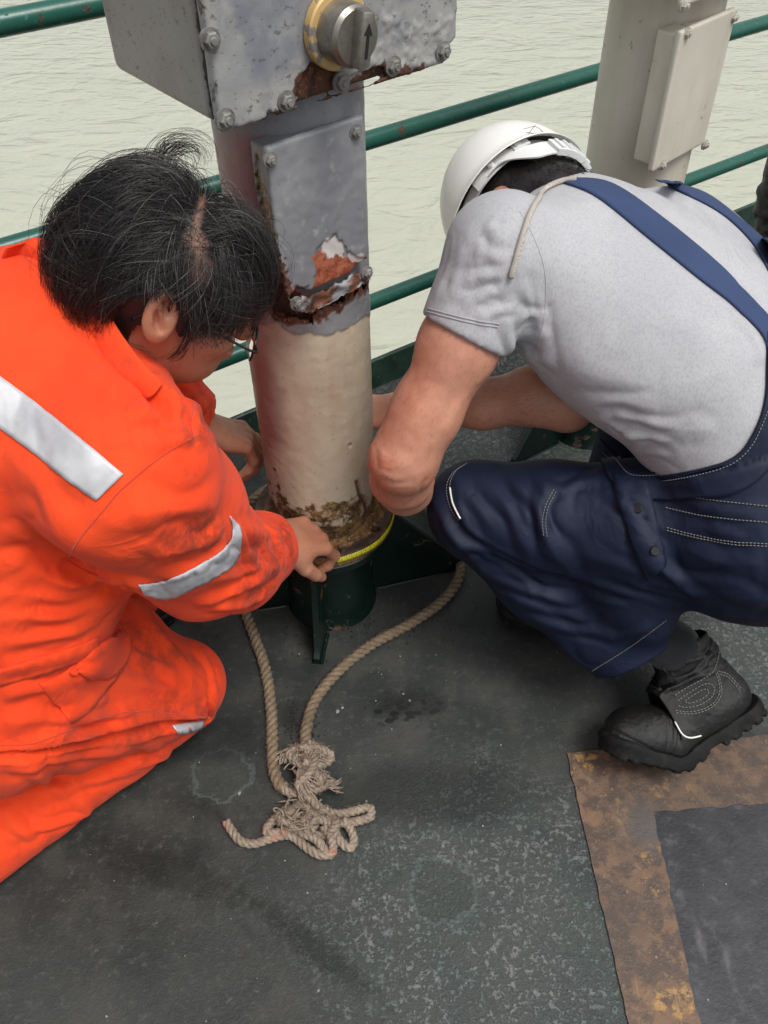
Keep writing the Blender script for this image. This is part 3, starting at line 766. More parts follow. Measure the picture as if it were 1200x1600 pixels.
    d = np.maximum(R_-.1375, np.abs(Zg-(FL_H-.0155))-.0145); S.F[:] = d
    S.F = np.minimum(S.F, np.maximum(R_-(PR+.004+(FL_H+.012-Zg)*.5), np.abs(Zg-FL_H)-.012)).astype(np.float32)
    for i in range(8):
        a = math.radians(phi+20+i*45); b = c+np.array([math.cos(a)*.121, math.sin(a)*.121, 0])
        S.cone(b+[0, 0, FL_H-.06], b+[0, 0, FL_H+.02], .0085, k=.002, op='-')
    V, Q = S.nets(relax=1)
    if rusty:
        N = normals(V, Q); V = V+N*(.0011*noise3(V, 90, 3, 2)+.0013*noise3(V, 30, 8))[:, None]
    o = mesh('flange', V, Q, M_FLANGE if rusty else mat_pipe, root)
    if rusty:
        rr = np.hypot(V[:, 0]-c[0], V[:, 1]-c[1]); attr(o, 'och', np.clip(sstep(.134, .106, rr)*1.0+sstep(.1355, .1385, rr)*.75+sstep(FL_H-.012, FL_H-.03, V[:, 2])*.5, 0, 1))
    # ---- cover plate on the pipe
    pl = c+nf*(PR+.012)
    if rusty: TL, TR, BR, BL = [on_plane(x, y, pl, nf) for x, y in ((398, 236), (556, 183), (586, 392), (458, 492))]
    else: TL, TR, BR, BL = [on_plane(x, y, pl, nf) for x, y in ((1061, 40), (1143, 24), (1105, 222), (1022, 266))]
    zt = (TL[2]+TR[2])/2; zb = (BL[2]+BR[2])/2
    x0 = ((TL-c)@e+(BL-c)@e)/2; x1 = ((TR-c)@e+(BR-c)@e)/2
    pc = c+e*(x0+x1)/2+Z*(zt+zb)/2; w = x1-x0; hgt = zt-zb
    S = SDF(pc+nf*(PR)-np.abs(e)*(w/2+.03)-[.04, .04, hgt/2+.03], pc+nf*PR+np.abs(e)*(w/2+.03)+[.04, .04, hgt/2+.03], .0022)
    S.box(pc+nf*(PR+.008), (w, .012, hgt), ax, rad=.004, k=0)
    S.box(pc+nf*(PR-.012), (w-.016, .05, hgt-.016), ax, rad=.003, k=0)
    X, Y, Zg = S._g((slice(None),)*3); R_ = np.sqrt((X-c[0])**2+(Y-c[1])**2); S.F = np.maximum(S.F, (PR-.006)-R_).astype(np.float32)
    if rusty:
        carve(S, [(395, 400), (425, 395), (433, 420), (446, 445), (452, 470), (452, 520), (390, 520)], .05, 5)
        carve(S, [(452, 462), (462, 450), (486, 455), (492, 462), (530, 440), (576, 405), (600, 405), (600, 520), (440, 520), (452, 490)], .05, 3)
        carve(S, [(490, 402), (505, 380), (522, 368), (540, 384), (548, 398), (572, 402), (578, 414), (556, 430), (530, 446), (500, 464), (489, 455), (493, 430)], .003, 3)
        carve(S, [(398, 245), (404, 242), (412, 300), (428, 380), (436, 402), (420, 405), (408, 330)], .003, 3)
    V, Q = S.nets(relax=1)
    N = normals(V, Q)
    if rusty: V = V+N*(.0008*noise3(V, 28, 3, 2)+.0005*noise3(V, 90, 1))[:, None]
    o = mesh('cover_plate', V, Q, mat_pipe if rusty else mat_box, root)
    if rusty:
        N = normals(V, Q)
        attr(o, 'grey', np.ones(len(V)))
        attr(o, 'red', pmask(V, [(490, 402), (505, 388), (530, 396), (548, 398), (572, 402), (580, 414), (556, 432), (530, 448), (500, 466), (487, 457), (493, 430)], 1, 4, 50, 1, N))
        attr(o, 'white', np.maximum(pmask(V, [(498, 396), (508, 376), (522, 366), (538, 380), (541, 396), (524, 404), (508, 398)], 1, 4, 60, 2, N), pmask(V, [(545, 396), (565, 398), (572, 408), (556, 412)], 1, 4, 60, 2, N)*.8))
        rm = np.maximum(pmask(V, [(395, 380), (428, 380), (440, 405), (450, 430), (456, 455), (450, 480), (430, 440), (410, 420)], 1, 7, 60, 3, N), pmask(V, [(455, 440), (488, 452), (490, 462), (462, 452)], 1, 6, 60, 3, N)*.8)
        attr(o, 'rust', rm); attr(o, 'moss', pmask(V, [(396, 250), (402, 240), (412, 290), (424, 340), (432, 380), (424, 396), (410, 350), (402, 300)], 1.5, 8, 60, 4, N)*.9)
        # the torn lower strip still bolted on
        A_ = [(455, 470), (490, 462), (530, 444), (572, 418)]; B_ = [(462, 489), (494, 484), (536, 462), (580, 436)]
        na_, nb_ = spline(A_, 10), spline(B_, 10); VV = []
        m_ = 8
        for i in range(len(na_)):
            for j in range(m_):
                s2 = j/(m_-1); x, y = na_[i]*(1-s2)+nb_[i]*s2; x += 2.5*mnoise.noise(Vector((i*.9, j*.5, 5))); y += (2.2+4*abs(s2-.5)*2)*mnoise.noise(Vector((i*.55, 3 if s2 > .5 else 8, 0)))
                VV.append(on_plane(x, y, pl+nf*(.002+.006*math.sin(i*.35)*.5+.004*mnoise.noise(Vector((i*.3, j*.4, 2)))), nf))
        L_ = len(VV); VV += [v-nf*.004 for v in VV]; FF = []; n_ = len(na_)
        for i in range(n_-1):
            for j in range(m_-1):
                a = i*m_+j; FF.append((a, a+1, a+m_+1, a+m_)); FF.append((a+L_, a+m_+L_, a+m_+1+L_, a+1+L_))
            for j in (0, m_-1): a = i*m_+j; FF.append((a, a+m_, a+m_+L_, a+L_))
        for j in range(m_-1):
            for i in (0, n_-1): a = i*m_+j; FF.append((a, a+1, a+1+L_, a+L_))
        o2 = mesh('torn_strip', VV, FF, mat_pipe, root); attr(o2, 'grey', np.ones(len(VV)))
        VV = np.array(VV); attr(o2, 'rust', np.clip(sstep(-.05, .2, noise3(VV, 40, 9, 2)), 0, 1))
        bpx = ((422, 250, pl+nf*.001), (555, 206, pl+nf*.001), (463, 474, pl+nf*.004), (573, 426, pl+nf*.004), (582, 366, pl+nf*.001))
    else:
        bpx = ((1073, 52, pl+nf*.001), (1146, 27, pl+nf*.001), (1034, 258, pl+nf*.001), (1101, 226, pl+nf*.001))
    for (x, y, p0) in bpx:
        if (x, y) == (582, 366): continue
        MB().hexbolt(on_plane(x, y, p0, nf), nf, .0075, .007).build('bolt', mat_bolt, root)
    # ---- housing
    bx, by = box; bh = .42; bc = c+Z*(hb+bh/2)
    S = SDF(bc-np.array([.26, .26, bh/2+.02]), bc+np.array([.26, .26, bh/2+.02]), .0034)
    S.box(bc-nf*.010, (bx-.004, by-.030, bh), ax, rad=.012, k=0)
    V, Q = S.nets(relax=1); N = normals(V, Q)
    o = mesh('housing', V, Q, mat_box, root)
    attr(o, 'side', np.ones(len(V)))
    fr = (V-bc)@nf; attr(o, 'edge', sstep(by/2-.040, by/2-.026, fr)*.8)
    MB().box(bc+nf*(by/2-.0225), (bx-.012, .006, bh-.012), ax).build('gasket', M_DARK, root)
    S = SDF(bc+nf*(by/2-.01)-np.array([.2, .2, bh/2+.02]), bc+nf*(by/2)+np.array([.2, .2, bh/2+.02]), .0026)
    S.box(bc+nf*(by/2-.009), (bx+.004, .018, bh+.004), ax, rad=.005, k=0)
    if rusty:
        carve(S, [(452, 170), (462, 142), (474, 112), (486, 95), (508, 98), (522, 112), (538, 128), (560, 112), (596, 103), (610, 118), (588, 128), (566, 138), (530, 146), (500, 155), (470, 168)], .007, 4)
        carve(S, [(330, 215), (345, 205), (400, 192), (450, 170), (500, 158), (560, 140), (600, 128), (640, 120), (712, 96), (712, 140), (330, 240)], .05, 7)
        carve(S, [(690, 70), (712, 60), (712, 110), (696, 98)], .05, 4)
    V, Q = S.nets(relax=1); N = normals(V, Q)
    if rusty:
        pb = pmask(V, [(560, 60), (600, 20), (650, 30), (705, 0), (712, 100), (600, 130), (560, 120)], 12, 10, 20, 2, N)
        V = V+N*(.0009*noise3(V, 22, 3, 2)+pb*.0032*np.maximum(noise3(V, 60, 6, 2), -.2))[:, None]
    o = mesh('housing_cover', V, Q, mat_box, root)
    if rusty:
        N = normals(V, Q)
        attr(o, 'pale', np.maximum.reduce([pmask(V, [(340, 150), (420, 130), (480, 90), (560, 85), (640, 60), (705, 40), (705, 120), (560, 150), (330, 215)], 12, 16, 16, 1, N), pmask(V, [(300, 0), (360, 0), (372, 60), (350, 120), (330, 110)], 8, 10, 18, 7, N)*.9, pmask(V, [(575, 0), (705, 0), (705, 60), (600, 60)], 8, 10, 18, 8, N)*.8]))
        attr(o, 'rust', np.maximum(pmask(V, [(442, 176), (454, 150), (468, 118), (482, 94), (504, 94), (522, 108), (540, 124), (560, 110), (596, 100), (640, 104), (668, 104), (700, 92), (700, 104), (640, 124), (606, 134), (560, 148), (500, 166)], 1.2, 6, 45, 5, N), pmask(V, [(380, 205), (440, 185), (560, 142), (705, 95), (705, 90), (640, 102), (560, 130), (470, 160), (400, 188)], 1.5, 9, 40, 6, N)*sstep(-.1, .2, noise3(V, 30, 2))))
        fr = (V-bc)@(-e); attr(o, 'edge', sstep(bx/2-.012, bx/2, fr)*.55)
    fp = bc+nf*(by/2+.0005)
    if rusty:
        for (x, y) in ((328, 62), (352, 186), (447, 158), (533, 128), (614, 103), (692, 80)):
            MB().hexbolt(on_plane(x, y, fp, nf), nf, .0092, .008).build('bolt', mat_bolt, root)
        k0 = on_plane(520, 44, fp, nf)
        t_ = NT('chipped_yellow_brass'); nn = t_.noise(40, 4, .6); tm = t_.out(t_.mix(t_.mr(nn, .56, .62), (.55, .37, .15), (.20, .19, .17)), .5, t_.bump(nn, .4, .001), Metallic=.2)
        MB().cyl(k0, k0+nf*.014, .043, 48, bev=.002).build('knob_collar', tm, root)
        kb = MB().tube([k0+nf*.012, k0+nf*.042, k0+nf*.047, k0+nf*.0475], [.034, .033, .029, .001], 48)
        kd = unit(Z*.985+e*.17); ks = np.cross(kd, nf)
        kb.box(k0+nf*.053, (.017, .060, .022), [ks, kd, nf], bev=.003)
        knob = kb.build('selector_knob', M_KNOB, root)
        a0 = k0+nf*.0642
        V = [a0+kd*.018, a0+kd*.006-ks*.006, a0+kd*.006-ks*.0018, a0-kd*.018-ks*.0018, a0-kd*.018+ks*.0018, a0+kd*.006+ks*.0018, a0+kd*.006+ks*.006]
        V = V+[v+nf*.0008 for v in V]
        mesh('arrow_mark', V, [tuple(range(7, 14)), tuple(range(6, -1, -1))]+[(i, (i+1) % 7, (i+1) % 7+7, i+7) for i in range(7)], M_DARK, knob, False)
    else:
        for (x, y) in ((1068, 8),):
            MB().hexbolt(on_plane(x, y, fp, nf), nf, .0085, .008).build('bolt', mat_bolt, root)
    return c
P1C = on_plane(483, 500, (0, 1.222, 0), (0, 1, 0)); P1C = np.array([-.120, 1.222, 0])
P2C = np.array([.545, 1.79, 0])
r1 = empty('control_pillar', P1C, 'weathered grey and beige control pillar with rust holes and selector knob, between the two men', 'control pillar', 'deck control pillars')
pillar(r1, P1C, 38.8, 1.105, M_GREY, M_PIPE, M_BOLT, True, [(15, .31, .235), (262, .185, .235), (105, .26, .235), (190, .31, .235)])
r2 = empty('control_pillar', P2C, 'clean cream painted control pillar standing behind the man in the grey shirt', 'control pillar', 'deck control pillars')
pillar(r2, P2C, 43.5, 1.07, M_CREAM, M_CREAM, M_BOLTC, False, [(215, .26, .235), (305, .26, .235), (125, .26, .235), (35, .26, .235)])

# ---- tape measure laid round the rusty flange
def m_tape():
    t = NT('yellow_tape_with_black_ticks'); u = t.att('along'); v = t.att('across')
    def ticks(per, wid, lo):
        f = t.math('FRACT', t.math('DIVIDE', u, per)); k = t.math('LESS_THAN', f, wid/per); return t.math('MULTIPLY', k, t.math('GREATER_THAN', v, lo))
    k = t.math('MAXIMUM', ticks(.005, .0007, .72), t.math('MAXIMUM', ticks(.01, .0008, .5), ticks(.05, .0012, .1)))
    n1 = t.noise(90, 3)
    return t.out(t.mix(k, t.mix(t.mr(n1, .4, .7), (.62, .58, .02), (.48, .44, .03)), (.02, .02, .015)), .35)
V = []; F = []; U = []; Wd = []
def _ang(px, py):
    q = on_h(px, py, FL_H-.008)-P1C; return math.atan2(q[1], q[0])
a0_, a1_ = _ang(520, 852), math.radians(42)
nt = 120
for i in range(nt):
    a = a0_+(a1_-a0_)*i/(nt-1); d = np.array([math.cos(a), math.sin(a), 0])
    for j, (r_, z_) in enumerate(((.1415, FL_H-.0155), (.1425, FL_H-.009), (.1412, FL_H-.001), (.1405, FL_H-.001), (.1415, FL_H-.009), (.1408, FL_H-.0155))):
        V.append(P1C+d*r_+[0, 0, z_+.0015*math.sin(i*.11)]); U.append(abs(a-a0_)*.142); Wd.append((0, .5, 1, 1, .5, 0)[j])
for i in range(nt-1):
    for j in range(6): F.append((i*6+j, i*6+(j+1) % 6, i*6+6+(j+1) % 6, i*6+6+j))
tape = mesh('tape_measure', V, F, m_tape()); attr(tape, 'along', U); attr(tape, 'across', Wd)
tag(tape, 'yellow measuring tape with black ticks wrapped round the rusty flange', 'tape measure')
# ================================================================== people: shared pieces
def CV(x, y, z): return x*_r-y*_u+z*_f      # direction given as right, down, away
def orth(f, u):
    f = unit(f); u = np.array(u)-f*np.dot(u, f); u = unit(u); return f, u, np.cross(f, u)
def m_skin(name, c1, c2, c3):
    t = NT(name); n1 = t.noise(14, 4, .6); n2 = t.noise(80, 4, .6); n3 = t.noise(420, 2, .6)
    col = t.mix(t.mr(n1, .35, .65), c1, c2); col = t.mix(t.math('MULTIPLY', t.mr(n2, .5, .7), .45), col, c3)
    col = t.mix(t.att('blush'), col, tuple(v*w for v, w in zip(c2, (.95, .72, .66))))
    vor = t.vor(330)
    h = t.math('ADD', t.math('MULTIPLY', vor, .5), t.math('ADD', t.math('MULTIPLY', n3, .5), t.math('MULTIPLY', n2, .6)))
    t.b.inputs['Subsurface Radius'].default_value = (1, .35, .2); t.b.inputs['Subsurface Scale'].default_value = .006
    return t.out(col, t.mr(n2, .3, .7, .42, .58), t.bump(h, .32, .0012), Subsurface_Weight=.25)
def m_cloth(name, c1, c2, rough=.85, weave=900, sheen=.2, stain=None, stain_amt=0.0, ws=.25, heather=0.0, spec=.3, wr=0.0, wsc=15):
    t = NT(name); n1 = t.noise(7, 4, .6); n2 = t.noise(35, 4, .6)
    col = t.mix(t.mr(n1, .35, .65), c1, c2)
    if heather: col = t.mix(t.math('MULTIPLY', t.mr(t.noise(330, 3, .7, co=t.map((1, 1, .45))), .45, .62), heather), col, tuple(v*.72 for v in c1))
    if stain:
        k = t.math('MULTIPLY', t.mr(t.noise(16, 6, .7), .58, .74), t.mr(t.noise(4, 2), .44, .58)); col = t.mix(t.math('MULTIPLY', k, stain_amt), col, stain)
        k2 = t.att('dirt'); k2 = t.math('MULTIPLY', k2, t.mr(t.noise(30, 5, .7), .38, .62)); col = t.mix(k2, col, tuple(v*.5 for v in stain))
    wv = t.math('MULTIPLY', t.wave(weave, 0, co=t.map(rot=(.4, .3, .7))), t.wave(weave, 0, co=t.map(rot=(.4, .3, -.87))))
    h = t.math('ADD', t.math('MULTIPLY', wv, .35), t.math('ADD', t.math('MULTIPLY', n2, .8), t.math('MULTIPLY', t.noise(140, 3), .4)))
    nb = None
    if wr:
        def ridge(sc, co):
            r_ = t.noise(sc, 2, .5, co=co, dist=1.1); q_ = t.math('SUBTRACT', 1.0, t.math('ABSOLUTE', t.math('SUBTRACT', t.math('MULTIPLY', r_, 4.0), 2.0))); return t.math('POWER', t.math('MAXIMUM', q_, 0.0), 2.2)
        hh = t.math('ADD', ridge(wsc, t.map((1, 1, .5), rot=(.5, .2, .3))), t.math('MULTIPLY', ridge(wsc*1.9, t.map((1, .45, 1), rot=(.2, .9, .5))), .5))
        hh = t.math('MULTIPLY', hh, t.mr(t.noise(5, 2), .38, .62, .25, 1.0))
        nb = t.bump(hh, wr, .006)
    return t.out(col, rough, t.bump(h, ws, .0022, nb), Sheen_Weight=sheen, Specular_IOR_Level=spec)
M_BLACK = m_cloth('black_leather', (.006, .006, .006), (.010, .0095, .009), .36, 500, 0, ws=.4, spec=.42, wr=.2, wsc=26)

def hand(S, W, d, nrm, thumb, curls, sc=1.0, spread=.055, tcurl=(25, 20, 20), tang=48, tdrop=.3, k=.004):
    """palm and five fingers. d to the knuckles, nrm out of the back of the hand, thumb = +1/-1 side along d x nrm. Returns finger tips"""
    d, nrm, s = orth(d, nrm); s = s*thumb; W = np.array(W, float); tips = []
    base = []
    for i, (o_, l_) in enumerate(((.030, .090), (.0105, .094), (-.0095, .089), (-.0285, .080))):
        b0 = W+s*o_*.62*sc+d*.012*sc; kn = W+s*o_*sc+d*l_*sc; base.append(kn)
        S.cone(b0-nrm*.004*sc, kn-nrm*.002*sc, .0155*sc, .0118*sc, .012)
    S.cone(W-d*.02*sc, W+d*.03*sc, .024*sc, .024*sc, .02, flat=nrm, fs=.74)
    S.ell(W+d*.045*sc-nrm*.009*sc, (.045*sc, .036*sc, .014*sc), [d, s, nrm], .014)
    S.ell(W+d*.032*sc+s*.024*sc-nrm*.012*sc, (.034*sc, .018*sc, .016*sc), [unit(d+s*.35), unit(s-d*.35), nrm], .012)
    lens = ((.043, .026, .021), (.047, .029, .022), (.043, .027, .022), (.034, .021, .020)); rr = (.0098, .0102, .0096, .0085)
    for i in range(4):
        p = base[i]; fd = unit(d+s*spread*(1.5-i)*1.0); ax = unit(np.cross(fd, nrm)); cur = fd; ang = 0
        r0 = rr[i]*sc; pts = [p]; rs = [r0*1.08]
        for j in range(3):
            ang += math.radians(curls[i][j]); cur = fd*math.cos(ang)-nrm*math.sin(ang)
            p = p+cur*lens[i][j]*sc; pts.append(p); rs.append(r0*(1.0, .9, .78)[j])
        for j in range(3): S.cone(pts[j], pts[j+1], rs[j], rs[j+1], .0028 if j else .006)
        for j in (1, 2): S.ell(pts[j]+nrm*.001, [r0*1.08]*3, None, .003)
        tips.append((p, cur, unit(np.cross(ax, cur))))
    p = W+d*.022*sc+s*.026*sc-nrm*.012*sc; a = math.radians(tang); cur = unit(d*math.cos(a)+s*math.sin(a)-nrm*tdrop); pts = [p]; rs = [.0155*sc]
    ax = unit(np.cross(cur, nrm)+d*.2)
    for j, l_ in enumerate((.042, .033, .026)):
        p = p+cur*l_*sc; pts.append(p); rs.append((.0125, .0108, .0085)[j]*sc)
        th = math.radians(tcurl[j]); cur = unit(cur*math.cos(th)+unit(d-cur*np.dot(d, cur)-nrm*.5)*math.sin(th))
    S.cone(pts[0], pts[1], rs[0], rs[1], .012); S.cone(pts[1], pts[2], rs[1], rs[2], .004); S.cone(pts[2], pts[3], rs[2], rs[3], .003)
    tips.append((p, cur, nrm)); return tips
def merge(*vq):
    V = []; Q = []; n = 0
    for v, q in vq: V.append(v); Q.append(q+n); n += len(v)
    return np.concatenate(V), np.concatenate(Q)
def bounds(pts, pad): p = np.array(pts); return p.min(0)-pad, p.max(0)+pad
def nails(tips, parent, mat, sc=1.0):
    for (p, cur, n) in tips[:4]:
        n = unit(n-cur*np.dot(n, cur)); s = np.cross(cur, n); V = []
        for i in range(5):
            for j in range(5):
                a = (j-2)/2*.9; V.append(p+cur*(-.006+.011*i/4)*sc+n*(.0073*math.cos(a)*sc)+s*(.0062*math.sin(a)*sc))
        F = [(i*5+j, i*5+j+1, i*5+6+j, i*5+5+j) for i in range(4) for j in range(4)]
        mesh('fingernail', V, F, mat, parent)

# ---- work boot, made flat in its own frame (x to the toe, z up), then bent at the ball and placed
def build_boot(parent, origin, fwd, up, bend=0.0, full=True, sc=1.0, label=None):
    fwd, up, lat = orth(fwd, up); lat = -lat      # lat = left of the foot when fwd ahead
    S = SDF((-.13, -.075, -.01), (.21, .075, .24), .0028)
    S.chain([(-.075, 0, .062), (-.02, 0, .068), (.05, 0, .060), (.11, 0, .052), (.150, 0, .048)], [.046, .048, .050, .047, .043], .03, flat=(0, 1, 0), fs=.95)
    S.ell((.128, 0, .050), (.062, .052, .043), None, .02)
    S.chain([(-.055, 0, .07), (-.050, 0, .13), (-.052, 0, .185)], [.052, .049, .055], .035, flat=(0, 1, 0), fs=.86)
    S.ell((.015, 0, .105), (.055, .036, .04), None, .03)
    S.cut((0, 0, .022), (0, 0, -1)); S.cut((-.052, 0, .195), (-.15, 0, 1))
    S.cone((-.052, 0, .15), (-.054, 0, .23), .046, .050, .003, op='-', flat=(0, 1, 0), fs=.86)
    V, Q = S.nets(relax=2); N = normals(V, Q)
    for z0, a_ in ((.150, .0030), (.166, .0028), (.135, .0022)):
        d = V[:, 2]-z0-.012*np.sin(V[:, 0]*30+z0*200)+.01*noise3(V, 14, z0*90); V = V+N*(a_*np.exp(-(d/.005)**2)-a_*.8*np.exp(-((d-.008)/.004)**2))[:, None]*((V[:, 2] > .11)[:, None])
    d = V[:, 0]-.082; 
    for k_ in (-.012, 0, .013): V = V+N*(-.0022*np.exp(-((d-k_-.01*noise3(V, 18, k_*50))/.003)**2)*sstep(.05, .07, V[:, 2]))[:, None]
    V = V+N*(.0006*noise3(V, 160, 3)+.0022*noise3(V*np.array([1, 1, 1.8]), 24, 6)*sstep(.045, .075, V[:, 2])*(1-sstep(.10, .13, V[:, 0])))[:, None]
    d = V[:, 0]-.105-.02*(V[:, 2]-.05); V = V+N*(-.0018*np.exp(-(d/.0022)**2))[:, None]
    d = np.abs(V[:, 2]-.034-.25*np.maximum(V[:, 0]-.12, 0)); V = V+N*(-.0022*np.exp(-(d/.0025)**2))[:, None]
    tree = bvh(V, Q)
    def bendT(A):
        A = np.array(A, float).reshape(-1, 3).copy()
        if bend:
            xb = .065; a = math.radians(bend)*sstep(xb+.03, xb-.035, A[:, 0]); x = A[:, 0]-xb; z = A[:, 2]-.018
            c, s_ = np.cos(a), np.sin(a); A[:, 0] = xb+x*c+z*s_; A[:, 2] = .018-x*s_+z*c
        A = A*sc
        return np.array(origin)+A[:, :1]*fwd+A[:, 1:2]*lat+A[:, 2:3]*up
    root = mesh('boot', bendT(V), Q, M_BLACK, parent, True, label)
    # sole with a raised heel and lugs
    S = SDF((-.14, -.075, -.012), (.215, .075, .06), .0026)
    S.chain([(-.085, 0, .022), (-.03, 0, .020), (.04, 0, .018), (.11, 0, .018), (.150, 0, .020)], [.047, .044, .048, .053, .049], .02)
    X, Y, Z = S._g((slice(None),)*3); S.F = np.maximum(S.F, np.abs(Z-.0225)-.0125+.000*X).astype(np.float32)
    S.cone((.150, 0, .034), (.152, 0, .036), .050, .050, .012, flat=(0, 0, 1), fs=.35)
    tree_w = S.copy()
    for i in range(13):
        x = -.118+i*.0245
        if .0 < x < .022: continue
        for sgn in (-1, 1):
            y = sgn*.032; w_ = .0175 if i % 2 else .014
            S.box((x, y, .006), (w_, .038, .016), [unit((1, .25*sgn, 0)), unit((-.25*sgn, 1, 0)), (0, 0, 1)], rad=.002, k=.001)
    m = np.maximum(tree_w.F-.003, -9); X, Y, Z = S._g((slice(None),)*3)
    S.F = np.where(Z < .012, np.maximum(S.F, m+np.abs(Z-.01)*0-.001), S.F).astype(np.float32)
    S.box((-.005, 0, .004), (.030, .13, .022), None, .004, .002, op='-')
    V2, Q2 = S.nets(relax=1)
    t_ = M_SOLE
    sole = mesh('sole', bendT(V2), Q2, t_, root)
    if full:
        def side(x, z, sg, off=.0012):
            loc, n, i, dd = tree.ray_cast(Vector((x, .2*sg, z)), Vector((0, -sg, 0)))
            return np.array(loc)+np.array([0, sg*off, 0]) if loc is not None else np.array((x, .04*sg, z))
        for sg in (1, -1):
            mb = MB()
            def thread(p, dash=.0042, gap=.0018, r=.00085):
                L = resample(spline(p, 8), .002); L = np.array([side(x, z, sg) for x, z in L]); L = resample(L, dash+gap)
                for i in range(len(L)-1): q = L[i+1]-L[i]; mb.tube(bendT([L[i], L[i]+q*dash/(dash+gap)]), r, 5)
            thread([(.012, .128), (-.012, .131), (-.045, .132), (-.072, .135), (-.100, .150)])
            thread([(.014, .119), (-.012, .122), (-.040, .123), (-.052, .112), (-.040, .098), (-.01, .097), (.012, .106), (.018, .114)])
            thread([(.004, .114), (-.012, .115), (-.034, .116), (-.040, .110), (-.032, .104), (-.010, .104), (.004, .110), (.004, .114)])
            thread([(.026, .108), (.010, .096), (-.010, .089), (-.035, .087), (-.055, .096), (-.064, .112), (-.067, .130)])
            thread([(.027, .104), (.010, .092), (-.010, .085), (-.036, .083), (-.058, .093), (-.068, .112), (-.071, .130)])
            thread([(-.070, .125), (-.084, .110), (-.090, .092), (-.092, .075)]); thread([(-.074, .127), (-.088, .112), (-.094, .094), (-.096, .076)])
            mb.build('stitching', M_THREAD, root, auto=0)
            L = resample(spline([(.050, .096), (.048, .082), (.040, .068), (.028, .056), (.010, .048)], 8), .003); L = np.array([side(x, z, sg, .001) for x, z in L])
            MB().tube(bendT(L), .0016, 6).build('white_piping', M_WHITEP, root, auto=0)
        mb = MB()
        for i in range(5):
            x = .058-.013*i; z = .088+.0115*i; up_ = tree.ray_cast(Vector((x, 0, .3)), Vector((0, 0, -1)))[0]
            zz = (up_[2] if up_ is not None else z)
            L = []
            for j in range(9):
                y = (j-4)*.0062; q = tree.ray_cast(Vector((x+(.006 if i % 2 else -.006)*(j-4)/4, y, .18 if x > .0 else .3)), Vector((0, 0, -1)))[0]
                L.append((q[0], q[1], min(q[2], zz+.01)+.003) if q is not None else (x, y, zz))
            mb.tube(bendT(L), .0022, 6)
        mb.build('laces', M_BLACK, root, auto=0)
    return root, bendT
def m_rub():
    t = NT('black_boot_rubber'); n = t.noise(50, 4, .6)
    return t.out(t.mix(t.mr(n, .4, .7), (.005, .005, .005), (.013, .0125, .012)), .7, t.bump(n, .3, .001), Specular_IOR_Level=.2)
M_SOLE = m_rub(); M_THREAD = NT('pale_thread').out((.17, .17, .165), .8); M_WHITEP = NT('white_reflective_piping').out((.7, .7, .66), .5)
M_NAIL = NT('fingernail').out((.42, .22, .17), .3)

# ================================================================== the man in grey shirt and navy dungarees
RM = empty('person', on_h(1040, 1100, 0), 'person in grey T-shirt, navy dungarees and white hard hat squatting with back turned', 'person', 'men working at the pillar')
SK_R = m_skin('sunburnt_skin', (.43, .205, .135), (.49, .235, .155), (.37, .155, .105))
T_GREY = m_cloth('heather_grey_jersey', (.37, .37, .39), (.41, .41, .43), .9, 700, .1, ws=.18, heather=.4, wr=.14, wsc=8)
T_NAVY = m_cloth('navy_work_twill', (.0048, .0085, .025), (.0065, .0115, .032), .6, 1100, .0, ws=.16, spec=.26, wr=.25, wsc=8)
T_STRAP_LIT = m_cloth('navy_strap_twill_skylit', (.020, .038, .10), (.026, .048, .12), .7, 1100, .05, ws=.2)  # lighter copy of the navy, sky light on the straps put into the colour
lR = unit(CV(.63, -.29, .71)); sR = unit(CV(.54, .83, .05)); bR = -unit(np.cross(lR, sR)) 
if np.dot(bR, CV(.6, -.36, -.68)) < 0: bR = -bR
lR = unit(np.cross(sR, bR)); 
if np.dot(lR, CV(.63, -.29, .71)) < 0: lR = -lR
AXR = [lR, sR, bR]
LSH = P(790, 392, 1.235); RSH = P(985, 395, 1.52); ELB = P(635, 706, 1.335); WRI = P(634, 768, 1.555)
RELB = P(885, 628, 1.50); RWRI = P(655, 635, 1.575)
CH = P(955, 468, 1.375); AB = P(1092, 562, 1.395); LO = P(1165, 690, 1.42); HIPL = P(1135, 838, 1.44); KNEE = P(738, 792, 1.54); HEM = P(978, 1012, 1.60)
def torso_R(S, g=0.0):
    S.ell(CH, (.205+g, .20+g, .135+g), AXR, .05)
    S.ell(P(1010, 500, 1.385), (.20+g, .19+g, .145+g), AXR, .05)
    S.ell(AB, (.195+g, .20+g, .155+g), AXR, .05)
    S.ell(LO, (.18+g, .17+g, .15+g), AXR, .05)
    S.ell(P(1085, 455, 1.50), (.15+g, .19+g, .125+g), AXR, .06)
    S.cone(LSH, CH, .080+g, .11+g, .05); S.cone(RSH, CH, .080+g, .11+g, .05)
    S.ell(P(895, 372, 1.38), (.10+g, .085+g, .075+g), AXR, .05)
lo, hi = bounds([LSH, RSH, P(720, 520, 1.25), LO, AB, P(1300, 600, 1.4), P(1100, 330, 1.6)], .17)
S = SDF(lo, hi, .0042)
torso_R(S)
sd_ = unit(ELB-LSH); HM = LSH+(ELB-LSH)*.40
S.cone(LSH+sd_*.01, HM+sd_*.03, .079, .067, .022)
sr_ = unit(RELB-RSH); S.cone(RSH, RSH+sr_*.19, .078, .070, .03)
S.cut(HM, sd_+CV(-.08, .12, .0), near=HM+sd_*.06, R=.105)
S.cone(HM-sd_*.05, HM+sd_*.09, .0605, .0605, .002, op='-')
V, Q = S.nets(relax=2); tr = bvh(V, Q)
